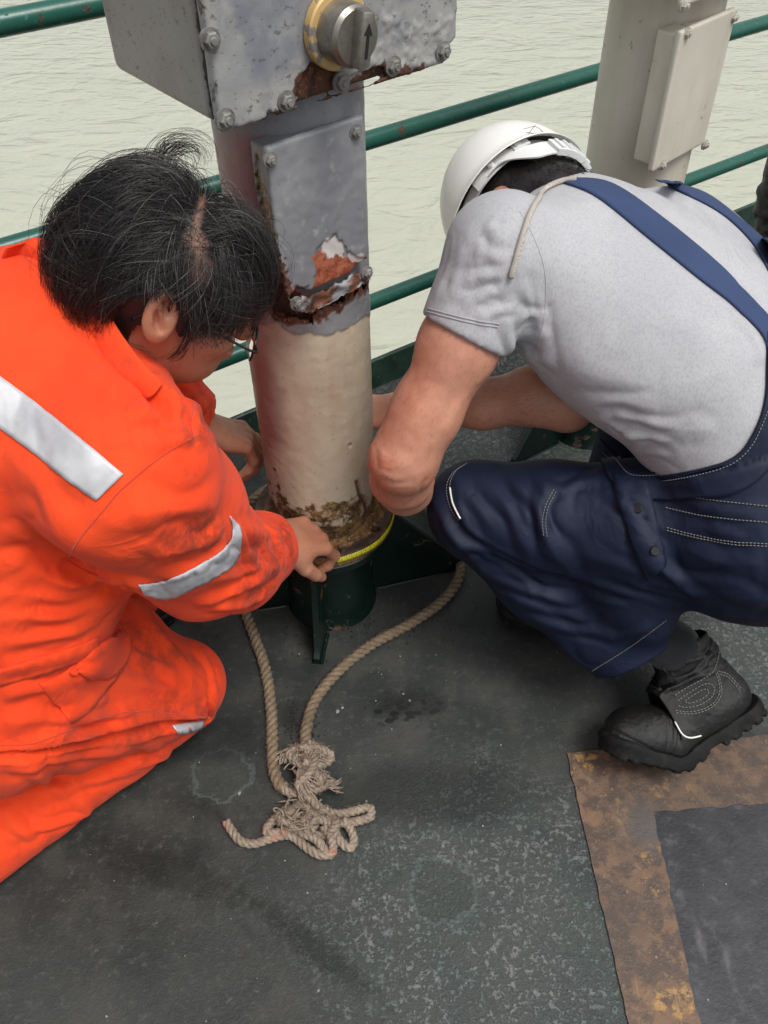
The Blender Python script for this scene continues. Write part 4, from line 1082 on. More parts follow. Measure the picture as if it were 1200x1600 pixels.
FR = [([(800, 440), (770, 430), (730, 440), (690, 470)], .008, .005), ([(800, 455), (765, 458), (720, 480)], .007, .0045), ([(810, 470), (780, 485), (745, 500)], .007, .005),
      ([(805, 425), (770, 400), (740, 395)], .009, .004), ([(790, 380), (770, 360), (760, 350)], .010, .004), ([(815, 440), (840, 480), (850, 540), (845, 590)], .009, .004),
      ([(795, 475), (792, 520), (805, 560), (830, 600)], .009, .007), ([(815, 520), (850, 520), (835, 500)], .01, .005), ([(800, 500), (830, 490), (850, 500)], .008, .006), ([(810, 560), (840, 560), (870, 570)], .010, .004),
      ([(905, 640), (960, 625), (1030, 640)], .011, .0045), ([(915, 655), (970, 650), (1060, 670), (1120, 668)], .010, .0055), ([(940, 680), (1000, 680), (1080, 695)], .010, .005), ([(960, 705), (1010, 706), (1070, 712)], .009, .005),
      ([(930, 665), (945, 690), (975, 722)], .009, .005), ([(1010, 285), (1060, 320), (1110, 370)], .010, .004), ([(1090, 320), (1130, 370), (1160, 430)], .009, .004), ([(1060, 300), (1110, 345), (1140, 400)], .008, .0035),
      ([(1110, 400), (1150, 445), (1180, 480)], .009, .004), ([(1150, 480), (1180, 530), (1190, 570)], .008, .004), ([(870, 560), (940, 590), (1030, 600)], .02, .003), ([(1000, 450), (1060, 500), (1100, 560)], .025, .003),
      ([(740, 350), (720, 400), (700, 440)], .010, .003), ([(720, 370), (700, 420), (680, 470)], .008, .0025), ([(825, 420), (835, 470), (850, 520)], .005, -.003)]
FR = [(a, w*1.1, h*.62) for a, w, h in FR]
V = folds(V, Q, tr, FR); V = cloth_noise(V, Q, .0022, 8, (1, 1, 1), 3)
shirt = mesh('t_shirt', V, Q, T_GREY, RM)
TS = bvh(V, Q)
mb = MB(); stitch(mb, [(662, 480), (702, 491), (745, 501), (780, 506)], TS, .0008, .0008)
stitch(mb, [(661, 485), (701, 496), (744, 506), (779, 511)], TS, .0008, .0008)
stitch(mb, [(812, 330), (836, 375), (852, 430), (850, 500), (838, 540)], TS, .0010, -.0002)
mb.build('seam', m_cloth('grey_seam', (.36, .36, .38), (.38, .38, .40), .9), shirt, auto=0)

# trousers
lo, hi = bounds([KNEE, HEM, HIPL, P(1300, 820, 1.4), P(1300, 700, 1.5), P(1180, 640, 1.4), P(1010, 660, 1.72), P(880, 930, 1.85)], .17)
S = SDF(lo, hi, .0044)
torso_R(S, .006); S.cut(P(1080, 735, 1.40), unit(CV(-.30, -.92, -.05)))
S.ell(P(1185, 775, 1.44), (.20, .15, .16), AXR, .05)
S.ell(P(1205, 830, 1.42), (.17, .15, .15), AXR, .06)
S.chain([HIPL, P(1000, 822, 1.46), P(860, 808, 1.50), P(745, 795, 1.535)], [.135, .108, .093, .083], .03)
S.chain([P(745, 800, 1.54), P(850, 900, 1.57), P(930, 965, 1.585), P(1005, 1040, 1.60)], [.080, .082, .078, .077], .03, flat=CV(.3, -.1, .9), fs=.85)
S.ell(P(975, 900, 1.51), (.13, .07, .08), [sR, bR, lR], .05)
hd = unit(HEM-P(800, 850, 1.56)); 
S.cut(P(988, 1022, 1.60), unit(CV(.50, .80, .1)), near=P(1000, 1045, 1.6), R=.13)
S.cone(P(960, 995, 1.592), P(1030, 1075, 1.61), .068, .072, .002, op='-', flat=CV(.3, -.1, .9), fs=.85)
# far leg
RKN = P(1010, 650, 1.72); S.chain([P(1200, 720, 1.60), P(1100, 690, 1.68), RKN], [.13, .10, .085], .03)
S.chain([RKN, P(960, 790, 1.80), P(895, 905, 1.86)], [.082, .075, .072], .02)
S.cut(P(893, 912, 1.865), unit(CV(-.3, .9, .2)), near=P(893, 930, 1.87), R=.10)
V, Q = S.nets(relax=2); tr = bvh(V, Q)
FN = [([(690, 760), (720, 830), (800, 880), (900, 915), (990, 940)], .012, -.008), ([(700, 845), (760, 860), (860, 905), (960, 935)], .010, .006), ([(740, 885), (820, 920), (910, 950)], .012, .006),
      ([(790, 925), (860, 955), (930, 970)], .012, .0055), ([(830, 965), (900, 985), (960, 985)], .012, .005), ([(690, 820), (720, 850), (760, 895)], .010, .005), ([(780, 735), (830, 780), (855, 840), (880, 880)], .011, .005),
      ([(860, 745), (845, 790), (858, 850), (900, 900)], .012, .006), ([(740, 730), (790, 790), (820, 850), (870, 895)], .012, .004), ([(700, 730), (745, 790), (790, 850)], .012, .003), ([(940, 745), (900, 755), (870, 775)], .011, .004),
      ([(1020, 900), (1080, 920), (1160, 935), (1200, 935)], .014, .006), ([(1010, 870), (1060, 900), (1130, 915), (1190, 905)], .013, .006), ([(1000, 850), (1040, 890), (1110, 945)], .012, .005), ([(1060, 850), (1130, 880), (1195, 880)], .016, .005),
      ([(950, 760), (985, 800), (1010, 860)], .009, .005), ([(965, 750), (1000, 790)], .008, .004), ([(1030, 780), (1110, 795), (1200, 810)], .012, .003), ([(1035, 815), (1110, 830), (1200, 842)], .012, .003), ([(890, 860), (960, 880), (1010, 900)], .014, .003),
      ([(870, 1000), (900, 1030), (930, 1050)], .010, .003), ([(940, 1000), (985, 990), (1020, 975)], .010, .004), ([(760, 870), (820, 900), (850, 925)], .007, -.004), ([(930, 900), (1000, 925), (1080, 945)], .010, -.004)]
FN = [(a, w*1.0, h*1.0) for a, w, h in FN]
V = folds(V, Q, tr, FN); V = cloth_noise(V, Q, .0012, 6, (1, 1, 1), 9)
trou = mesh('dungarees', V, Q, T_NAVY, RM)
TB = bvh(V, Q)
allV, allQ = merge((np.array([v.co[:] for v in shirt.data.vertices]), np.array([p.vertices[:] for p in shirt.data.polygons])), (V, Q)); UB = bvh(allV, allQ)
# back panel edge that borders the shirt, straps over the shoulders
strip('back_panel', [(938, 684), (948, 696), (958, 706), (990, 738), (1030, 742), (1085, 733), (1140, 716), (1170, 686), (1192, 630), (1196, 560), (1196, 520)],
      [(934, 700), (940, 715), (945, 730), (955, 752), (985, 775), (1030, 782), (1090, 778), (1150, 770), (1195, 740), (1225, 680), (1235, 600), (1240, 540)], UB, T_NAVY, RM, 90, 10, .006, .004, wob=.0006)
st1 = strip('shoulder_strap', [(888, 281), (955, 289), (1040, 347), (1125, 417), (1163, 457), (1205, 502), (1235, 540)], [(880, 287), (933, 310), (1013, 374), (1093, 438), (1141, 475), (1188, 522), (1196, 545)], UB, T_STRAP_LIT, RM, 80, 9, .004, .003)
st2 = strip('shoulder_strap', [(1040, 285), (1099, 303), (1147, 337), (1200, 384), (1240, 430)], [(1022, 284), (1060, 300), (1125, 334), (1173, 379), (1200, 425), (1220, 460)], UB, T_STRAP_LIT, RM, 60, 8, .004, .003)
mb = MB()
for p in ([(1032, 768), (1090, 778), (1150, 786), (1200, 791)], [(1040, 793), (1090, 803), (1150, 811), (1200, 816)], [(1042, 824), (1090, 836), (1150, 846), (1200, 849)], [(1042, 828), (1090, 840), (1150, 850), (1200, 853)]):
    mb = MB(); stitch(mb, p, UB, .0008, .0022, .0035, .0016); mb.build('stitching', M_THREAD, trou, auto=0)
for p in ([(730, 724), (712, 737), (703, 760), (708, 790), (722, 812)], [(726, 727), (708, 739), (698, 762), (704, 793), (718, 814)], [(865, 765), (852, 790), (847, 815), (850, 838)], [(869, 768), (856, 793), (852, 817), (855, 840)], [(925, 1048), (985, 1010), (1042, 968)]):
    mb = MB(); stitch(mb, p, UB, .0007, .001, .0035, .0016); mb.build('stitching', M_THREAD, trou, auto=0)
mb = MB(); stitch(mb, [(945, 706), (965, 726), (985, 745), (1030, 748), (1085, 740), (1143, 722), (1175, 690), (1197, 635)], UB, .0008, .0075, .0035, .0016)
mb.build('stitching', M_THREAD, trou, auto=0)
MB().tube([hit(UB, x, y, .0015)[0] for x, y in spline([(704, 762), (708, 785), (720, 810)], 8)], .0016, 6).build('white_piping', M_WHITEP, trou, auto=0)
flap = strip('side_placket', [(958, 742), (968, 790), (980, 830), (1000, 880), (1010, 905)], [(1012, 752), (1022, 790), (1030, 830), (1036, 860), (1038, 885)], UB, T_NAVY, RM, 40, 8, .007, .004, puff=.002, wob=.0012)
def button(px, py, par):
    q, n = hit(UB, px, py, .0125); x, y, n = frame_of(n)
    mb = MB().tube([q-n*.003, q, q+n*.0015, q+n*.0012], [.0075, .0078, .0066, .0055], 20)
    for a in range(4): mb.tube([q+x*.0016*math.cos(a*1.57+.6)+y*.0016*math.sin(a*1.57+.6), q+x*.0016*math.cos(a*1.57+.6)+y*.0016*math.sin(a*1.57+.6)+n*.0017], .0008, 6)
    mb.build('button', NT('black_button').out((.012, .012, .014), .3), par)
button(1020, 858, flap); button(1000, 796, flap)

# cord worn over the shoulder
t_ = NT('braided_beige_cord'); bw = t_.wave(330, 1.5, co=t_.map(rot=(0, .6, .7))); M_CORD = t_.out(t_.mix(bw, (.34, .30, .26), (.52, .48, .43)), .85, t_.bump(bw, .6, .001))
pth = [hit(UB, x, y, .0045)[0] for x, y in spline([(900, 284), (878, 287), (852, 300), (832, 325), (818, 360), (806, 400), (797, 432)], 6)]
MB().tube(pth, .0042, 8).build('shoulder_cord', M_CORD, RM, auto=0)
mb = MB()
for i in range(14):
    b = P(780+random.uniform(-4, 4), 528, 1.262); mb.tube([b, b+CV(random.uniform(-.004, .004), .018, 0), b+CV(random.uniform(-.009, .009), .036+random.uniform(-.006, .008), .002)], [.0016, .0015, .0006], 5)
mb.build('cord_tassel', m_cloth('dark_cord_end', (.10, .095, .09), (.16, .15, .14)), RM, auto=0)

# body: head, neck, torso inside the clothes, both arms and hands in one mesh
UH = unit(CV(-.376, -.704, .60)); BH = CV(.88, -.47, 0)*.79+unit(np.cross(CV(.88, -.47, 0), CV(-.376, -.704, .60)))*.62; FH = -unit(BH); FH, UH, _x = orth(FH, UH); SH = np.cross(FH, UH)
HC = P(808, 322, 1.445)        # centre of the helmet rim
lo, hi = bounds([HC, P(900, 380, 1.38)], .16); S = SDF(lo, hi, .0042); hc = HC-UH*.03
S.ell(hc+UH*.02, (.098, .078, .10), [FH, SH, UH], .02); S.ell(hc+FH*.03-UH*.05, (.068, .058, .075), [FH, SH, UH], .04)
S.cone(hc+FH*.092-UH*.03, hc+FH*.108-UH*.052, .010, .014, .012)
for sg in (-1, 1):
    e_ = hc+SH*sg*.076-FH*.008-UH*.02; S.ell(e_, (.020, .010, .032), [unit(FH+SH*sg*-.3), SH, UH], .008); S.ell(e_+SH*sg*.010+FH*.003, (.010, .007, .018), [FH, SH, UH], .003, op='-')
S.cone(hc-UH*.06-FH*.02, P(905, 385, 1.38), .058, .07, .03)
head = S.nets(relax=2)
lo, hi = bounds([LSH, ELB, WRI, P(660, 765, 1.68), P(610, 760, 1.7)], .085); S = SDF(lo, hi, .0034)
EL2 = P(622, 716, 1.335)
S.chain([LSH, LSH+(ELB-LSH)*.45, LSH+(ELB-LSH)*.8, ELB], [.062, .056, .050, .0475], .03)
S.cone(ELB, EL2+CV(.004, .003, 0), .043, .041, .03)
S.ell(P(604, 716, 1.335), (.012, .012, .016), None, .03)
S.chain([P(632, 726, 1.36), P(628, 746, 1.42), P(633, 762, 1.50), P(645, 764, 1.575)], [.046, .047, .042, .033], .03)
tipsL = hand(S, P(650, 763, 1.595), CV(.12, -.02, 1.0), CV(.95, .35, .0), -1, [(55, 50, 30)]*4, 1.0)
armL = S.nets(relax=2); _V, _Q = armL; _t = bvh(_V, _Q)
_V = folds(_V, _Q, _t, [([(580, 722), (600, 735), (630, 738), (655, 728)], .007, -.0008), ([(585, 712), (600, 724), (622, 728)], .005, -.0005), ([(590, 748), (620, 756), (650, 748)], .006, -.0010), ([(602, 706), (598, 716), (604, 726)], .010, .0012), ([(668, 745), (655, 770), (640, 790)], .005, -.0016), ([(690, 560), (650, 640), (625, 700)], .02, .002), ([(740, 560), (700, 640), (672, 690)], .012, -.0016), ([(660, 520), (640, 580), (625, 630)], .014, .0015)])
_V = _V+normals(_V, _Q)*(.0009*noise3(_V, 26, 4, 2))[:, None]; armL = (_V, _Q)
lo, hi = bounds([RSH, RELB, RWRI, P(590, 640, 1.68)], .085); S = SDF(lo, hi, .0036)
S.chain([RSH, RSH+(RELB-RSH)*.5, RELB], [.062, .056, .048], .03)
S.chain([RELB, P(835, 618, 1.51), P(755, 632, 1.54), P(690, 637, 1.565), RWRI], [.050, .050, .042, .033, .0285], .02, flat=CV(0, 0, 1), fs=.95)
tipsR = hand(S, P(645, 638, 1.585), CV(-.9, .03, .28), CV(.10, -.55, -.8), 1, [(18, 22, 16), (20, 24, 18), (22, 26, 18), (24, 26, 20)], .98, tang=40)
armR = S.nets(relax=2)
S = SDF(*bounds([CH, LO, LSH, RSH], .15), .014); torso_R(S, -.022); tors = S.nets()
V, Q = merge(head, armL, armR, tors)
body = mesh('body', V, Q, SK_R, RM)
q = proj(V); bl = np.zeros(len(V))
for (x, y, rx, ry, k_) in ((600, 722, 20, 14, .7), (650, 600, 34, 90, .5), (668, 750, 14, 20, .6), (630, 780, 40, 20, .4), (600, 660, 20, 30, .4), (730, 540, 30, 20, .2), (820, 600, 40, 20, .2)): bl = np.maximum(bl, k_*np.exp(-((q[:, 0]-x)/rx)**2-((q[:, 1]-y)/ry)**2))
attr(body, 'blush', bl)
nails(tipsR, RM, M_NAIL)
# fine dark hairs on the forearm and upper arm
def body_hair(V, Q, poly, n, mat, par, L=(.006, .012), seed=1, dvec=None, r=.00010):
    rnd = random.Random(seed); N = normals(V, Q); qq = proj(V); d = poly_sd(qq, poly); fr = ((V-CAM)*N).sum(1) < .02; ix = np.where((d < 0) & fr)[0]; mb = MB()
    if len(ix) == 0: return
    for i in range(n):
        k = ix[rnd.randrange(len(ix))]; p = V[k]+np.array([rnd.uniform(-.002, .002) for _ in range(3)]); nn = N[k]; t_ = dvec-nn*np.dot(dvec, nn); t_ = unit(unit(t_)+np.array([rnd.gauss(0, .35) for _ in range(3)])); t_ = t_-nn*np.dot(t_, nn)
        l_ = rnd.uniform(*L); mb.tube([p-nn*.0005, p+nn*.0022+t_*l_*.5, p+nn*.0016+t_*l_], [r, r*.9, r*.3], 3, cap=False)
    o = mb.build('arm_hair', mat, par, auto=0); o['kind'] = 'stuff'
M_HAIRB = NT('brown_body_hair').out((.06, .03, .018), .6)
body_hair(*armL, [(650, 505), (780, 530), (680, 740), (640, 800), (575, 790), (570, 720)], 500, M_HAIRB, RM, dvec=unit(ELB-LSH))
body_hair(*armR, [(700, 610), (880, 570), (900, 660), (700, 665)], 400, M_HAIRB, RM, dvec=CV(-1, .2, 0), seed=3)

# short dark hair at the back of the head
def short_hair():
    S = SDF(*bounds([hc], .15), .005)
    S.ell(hc+UH*.02, (.102, .083, .105), [FH, SH, UH], .02); S.ell(hc-FH*.048-UH*.055, (.062, .074, .070), [FH, SH, UH], .03)
    S.cut(hc+FH*.045-UH*.0, unit(FH-UH*.4)); S.cut(hc-UH*.125, -UH)
    V, Q = S.nets(relax=2)
    for sg in (-1, 1): pass
    o = mesh('hair', V, Q, M_HAIR, RM); N = normals(V, Q); mb = MB(); rnd = random.Random(5)
    for i in range(5200):
        k = rnd.randrange(len(V)); p = V[k]+np.array([rnd.uniform(-.0025, .0025) for _ in range(3)]); nn = N[k]; dd = -UH*1.0-nn*np.dot(-UH, nn); dd = unit(unit(dd)+np.array([rnd.gauss(0, .25) for _ in range(3)])); l_ = rnd.uniform(.008, .016)
        mb.tube([p-nn*.001, p+nn*.003+dd*l_*.5, p+nn*.0035+dd*l_], [.0003, .00028, .0001], 3, cap=False)
    h2 = mb.build('hair_strands', M_HAIR, o, auto=0); h2['kind'] = 'stuff'
    attr(h2, 'g', np.zeros(len(h2.data.vertices)))
t_ = NT('black_hair'); g_ = t_.att('g'); M_HAIR = t_.out(t_.mix(g_, (.010, .008, .0075), (.30, .29, .29)), .36, None, Specular_IOR_Level=.6)
short_hair()
# ---- hard hat
def m_hat():
    t = NT('white_hard_hat_plastic'); n = t.noise(25, 5, .65); s = t.noise(8, 6, .7, co=t.map((1, 3, 1)))
    col = t.mix(t.mr(n, .62, .72), (.78, .77, .73), (.62, .60, .55)); col = t.mix(t.math('MULTIPLY', t.mr(s, .64, .67), .4), col, (.45, .43, .4))
    return t.out(col, .28, t.bump(n, .05, .001), Subsurface_Weight=0.0)
M_HAT = m_hat(); M_HATIN = NT('cream_plastic').out((.60, .57, .48), .4); M_BAND = NT('white_harness_plastic').out((.66, .67, .66), .35)
na, nr = 96, 26; V = []
def hat_ring(t, dr=0.0):
    """t 0 apex .. 1 rim, >1 brim"""
    out = []
    for i in range(na):
        a = 2*math.pi*i/na; cf, sf = math.cos(a), math.sin(a); rf = .130 if cf > 0 else .124; rs = .112
        vis = max(0, cf)**3
        if t <= 1:
            ph = t*math.pi/2; k = math.sin(ph)**.92; z = .156*math.cos(ph)
            ridge = .004*math.exp(-(sf*k/.16)**2)*(1 if t < .95 else 0)
            p = FH*cf*(rf*k-dr)+SH*sf*(rs*k-dr)+UH*(z-dr+ridge)
        else:
            e = (t-1); fl = .006+.034*vis; p = FH*cf*(rf+fl*e-dr)+SH*sf*(rs+fl*e*.9-dr)-UH*(.014*e+.010*vis*e)
        out.append(HC+p+UH*.004)
    return out
rings = [hat_ring(max(i/nr, .004)) for i in range(nr+1)]+[hat_ring(1+.34), hat_ring(1.7), hat_ring(2.0)]
inner = [[v-UH*.003 for v in hat_ring(2.0)], [v-UH*.004 for v in hat_ring(1.5)]]+[hat_ring(1, .004)]+[hat_ring(max(i/nr, .004), .004) for i in range(nr-1, -1, -2)]
R_ = rings+inner; V = [v for r in R_ for v in r]; F = []
for i in range(len(R_)-1):
    for j in range(na): F.append((i*na+j, i*na+(j+1) % na, (i+1)*na+(j+1) % na, (i+1)*na+j))
F.append(tuple(range(na))); F.append(tuple((len(R_)-1)*na+k for k in range(na)))
hat = mesh('hard_hat', V, F, M_HAT, RM)
HB = bvh(np.array(V), np.array([f for f in F if len(f) == 4]))
for p in ([(818, 202), (836, 198), (848, 206)], [(822, 207), (840, 210)], [(836, 196), (826, 209)], [(858, 212), (866, 215)]):
    MB().tube([hit(HB, x, y, .0002)[0] for x, y in spline(p, 5)], .0004, 5).build('pen_mark', M_SOLE, hat, auto=0)
bm = bmesh.new(); bm.from_mesh(hat.data); bmesh.ops.recalc_face_normals(bm, faces=bm.faces[:])
bm.to_mesh(hat.data); bm.free()
def arcband(name, a0, a1, rf, rs, z0, z1, thick, mat, par, n=50, zf=None, bulge=0.0):
    V = []; 
    for i in range(n):
        t = i/(n-1); a = a0+(a1-a0)*t; zz0, zz1 = (z0, z1) if zf is None else zf(t)
        for (k, z) in ((0, zz0), (0, zz1), (1, zz1), (1, zz0)):
            r1, r2 = rf-k*thick, rs-k*thick; V.append(HC+FH*math.cos(a)*r1+SH*math.sin(a)*r2+UH*z)
    F = [(i*4+j, i*4+(j+1) % 4, i*4+4+(j+1) % 4, i*4+4+j) for i in range(n-1) for j in range(4)]+[(0, 3, 2, 1), tuple((n-1)*4+j for j in range(4))]
    return mesh(name, V, F, mat, par, False)
PI = math.pi
# the near (left) side of the head is -SH or +SH: pick by distance to the camera
sgn = 1 if np.linalg.norm(HC+SH*.1-CAM) < np.linalg.norm(HC-SH*.1-CAM) else -1
arcband('head_band', 0, 2*PI, .108, .094, -.012, .012, .0022, M_BAND, hat, 90)
arcband('nape_strap', sgn*1.75, sgn*3.0, .118, .101, 0, 0, .0025, M_BAND, hat, 60, zf=lambda t: (-.012-.040*sstep(.15, .6, t), .016-.030*sstep(.15, .6, t)))
arcband('nape_strap', sgn*3.3, sgn*4.4, .118, .101, 0, 0, .0025, M_BAND, hat, 60, zf=lambda t: (-.052+.040*sstep(.5, .95, t), -.016+.030*sstep(.5, .95, t)))
arcband('ratchet', sgn*2.75, sgn*3.52, .1235, .107, -.053, -.018, .010, M_BAND, hat, 30)
for a in (2.85, 3.0, 3.14, 3.28, 3.42): arcband('ratchet_rib', sgn*(a-.025), sgn*(a+.025), .1265, .110, -.050, -.021, .004, M_BAND, hat, 4)
mb = MB()
for a in (1.9, 2.35): c_ = HC+FH*math.cos(a)*.112+SH*sgn*math.sin(a)*.1+UH*-.004; d_ = unit(FH*math.cos(a)+SH*sgn*math.sin(a)); MB().cyl(c_, c_+d_*.008, .0055, 14).build('strap_stud', M_BAND, hat)
arcband('suspension_strap', sgn*1.55, sgn*1.75, .120, .104, -.02, .05, .003, M_BAND, hat, 6); arcband('suspension_strap', sgn*2.25, sgn*2.5, .120, .104, -.012, .06, .003, M_BAND, hat, 6)
# ---- boots
bal = on_h(1045, 1206, 0); heel = P(1185, 1082, 1.60); hv = bal-heel; hv[2] = 0
f_ = unit([-.9621, .0937, .2560]); upb = unit([.2446, .7114, .6588])
bT_ = None; upb_ = unit(np.array([0, 0, 1.])*.80+CV(-.1, -.2, .45)*.85); bal = on_h(1052, 1158, .02); boot1, bT = build_boot(RM, (.5775, .7660, .0105), f_, upb, bend=43.3, sc=1.03)
tc = on_h(800, 955, 0.0); f2 = unit([-.9, .25, 0]); boot2, _b2 = build_boot(RM, tc-f2*.165, f2, (0, 0, 1), bend=12, full=False)
# grey ribbed sock between hem and boot
S = SDF(*bounds([P(985, 990, 1.6), P(1060, 1010, 1.585)], .09), .004); S.cone(P(975, 960, 1.585), P(1052, 1012, 1.585), .047, .05, .01, flat=lR, fs=.9)
V, Q = S.nets(relax=1); axs = unit(P(1052, 1012, 1.585)-P(975, 960, 1.585)); fx, fy, fz = frame_of(axs); c_ = P(1010, 985, 1.585); an = np.arctan2((V-c_)@fy, (V-c_)@fx); V = V+normals(V, Q)*(.001*np.sin(an*46))[:, None]
mesh('sock', V, Q, m_cloth('dark_sock', (.010, .011, .013), (.016, .017, .02), .95), RM)
# ================================================================== the man in the orange coverall
LM = empty('person', on_h(100, 1350, 0), 'person in orange coverall with reflective stripes, black hair and glasses, kneeling', 'person', 'men working at the pillar')
SK_L = m_skin('tan_skin', (.36, .165, .10), (.42, .19, .115), (.31, .13, .08))
T_OR = m_cloth('orange_coverall_cotton', (.72, .050, .008), (.77, .062, .011), .85, 900, .05, stain=(.10, .03, .02), stain_amt=.4, ws=.25, wr=.38, wsc=9)
def m_refl():
    t = NT('grey_reflective_tape'); w = t.wave(420, 0); n = t.noise(22, 4)
    return t.out(t.mix(t.mr(n, .35, .7), (.50, .50, .52), (.40, .40, .42)), .5, t.bump(t.math('ADD', w, t.math('MULTIPLY', n, 2)), .2, .001), Metallic=.15)
M_REFL = m_refl()
lL = unit(CV(-.13, -.59, .80)); sL = unit(CV(-.37, .87, .33)); bL = unit(np.cross(lL, sL)); bL = bL if np.dot(bL, CV(-1, 0, 0)) > 0 else -bL; sL = unit(sL-lL*np.dot(sL, lL)); bL = unit(bL-lL*np.dot(bL, lL)-sL*np.dot(bL, sL)); AXL = [lL, sL, bL]
RS = P(190, 735, 1.01); LS = P(225, 500, 1.33)
RE = P(330, 872, 1.31); RW = P(440, 850, 1.50)
LE = P(255, 640, 1.46); LW = P(348, 672, 1.60)
RH = P(10, 1085, 1.30); RK = P(290, 1080, 1.625); RA = P(-40, 1370, 1.46)
def torso_L(S, g=0.0):
    S.ell(P(20, 610, 1.13), (.215+g, .18+g, .145+g), AXL, .05)
    S.ell(P(-40, 760, 1.16), (.20+g, .20+g, .150+g), AXL, .06)
    S.ell(P(15, 900, 1.22), (.175+g, .18+g, .155+g), AXL, .06)
    S.ell(P(70, 850, 1.24), (.13+g, .16+g, .12+g), AXL, .06)
    S.cone(RS, P(20, 600, 1.1), .094+g, .12+g, .05); S.cone(LS, P(60, 560, 1.2), .085+g, .11+g, .05)
    S.cone(P(118, 505, 1.10), P(40, 600, 1.12), .085+g, .13+g, .05)
    S.cone(P(170, 560, 1.12), RS, .07+g, .08+g, .05)
lo, hi = bounds([P(-230, 700, 1.15), RS, RE, RW, RH, RK, P(-60, 1400, 1.44), P(100, 430, 1.2), LW, P(350, 690, 1.4)], .16)
lo[2] = max(lo[2], -.01)
S = SDF(lo, hi, .0047)
torso_L(S)
# near (right) sleeve
S.chain([RS, P(255, 800, 1.13), P(315, 866, 1.25)], [.100, .097, .090], .045)
S.chain([P(315, 866, 1.25), P(365, 878, 1.36), P(402, 860, 1.44), P(450, 841, 1.53)], [.086, .073, .058, .043], .03)
cdir = unit(CV(.80, -.22, .55)); CUF = P(436, 846, 1.50)
S.cut(CUF, cdir, near=CUF+cdir*.06, R=.09); S.cone(CUF-cdir*.03, CUF+cdir*.06, .037, .037, .002, op='-')
# far sleeve
S.chain([LS, P(240, 580, 1.42), P(262, 628, 1.49), P(292, 647, 1.54), P(338, 672, 1.60)], [.08, .066, .060, .050, .044], .03)
cd2 = unit(CV(.85, .35, .4)); CU2 = P(314, 660, 1.57)
S.cut(CU2, cd2, near=CU2+cd2*.055, R=.08); S.cone(CU2-cd2*.03, CU2+cd2*.06, .038, .038, .002, op='-')
# hips and legs
S.ell(P(-20, 1050, 1.29), (.18, .16, .17), AXL, .06)
S.chain([P(-10, 1075, 1.30), P(110, 1075, 1.42), P(220, 1075, 1.54), P(282, 1068, 1.605)], [.155, .125, .100, .082], .04)
S.ell(P(180, 1010, 1.50), (.07, .10, .08), AXL, .05)
S.chain([P(282, 1090, 1.63), P(180, 1150, 1.585), P(60, 1235, 1.52), P(-60, 1330, 1.47)], [.070, .085, .085, .08], .012)
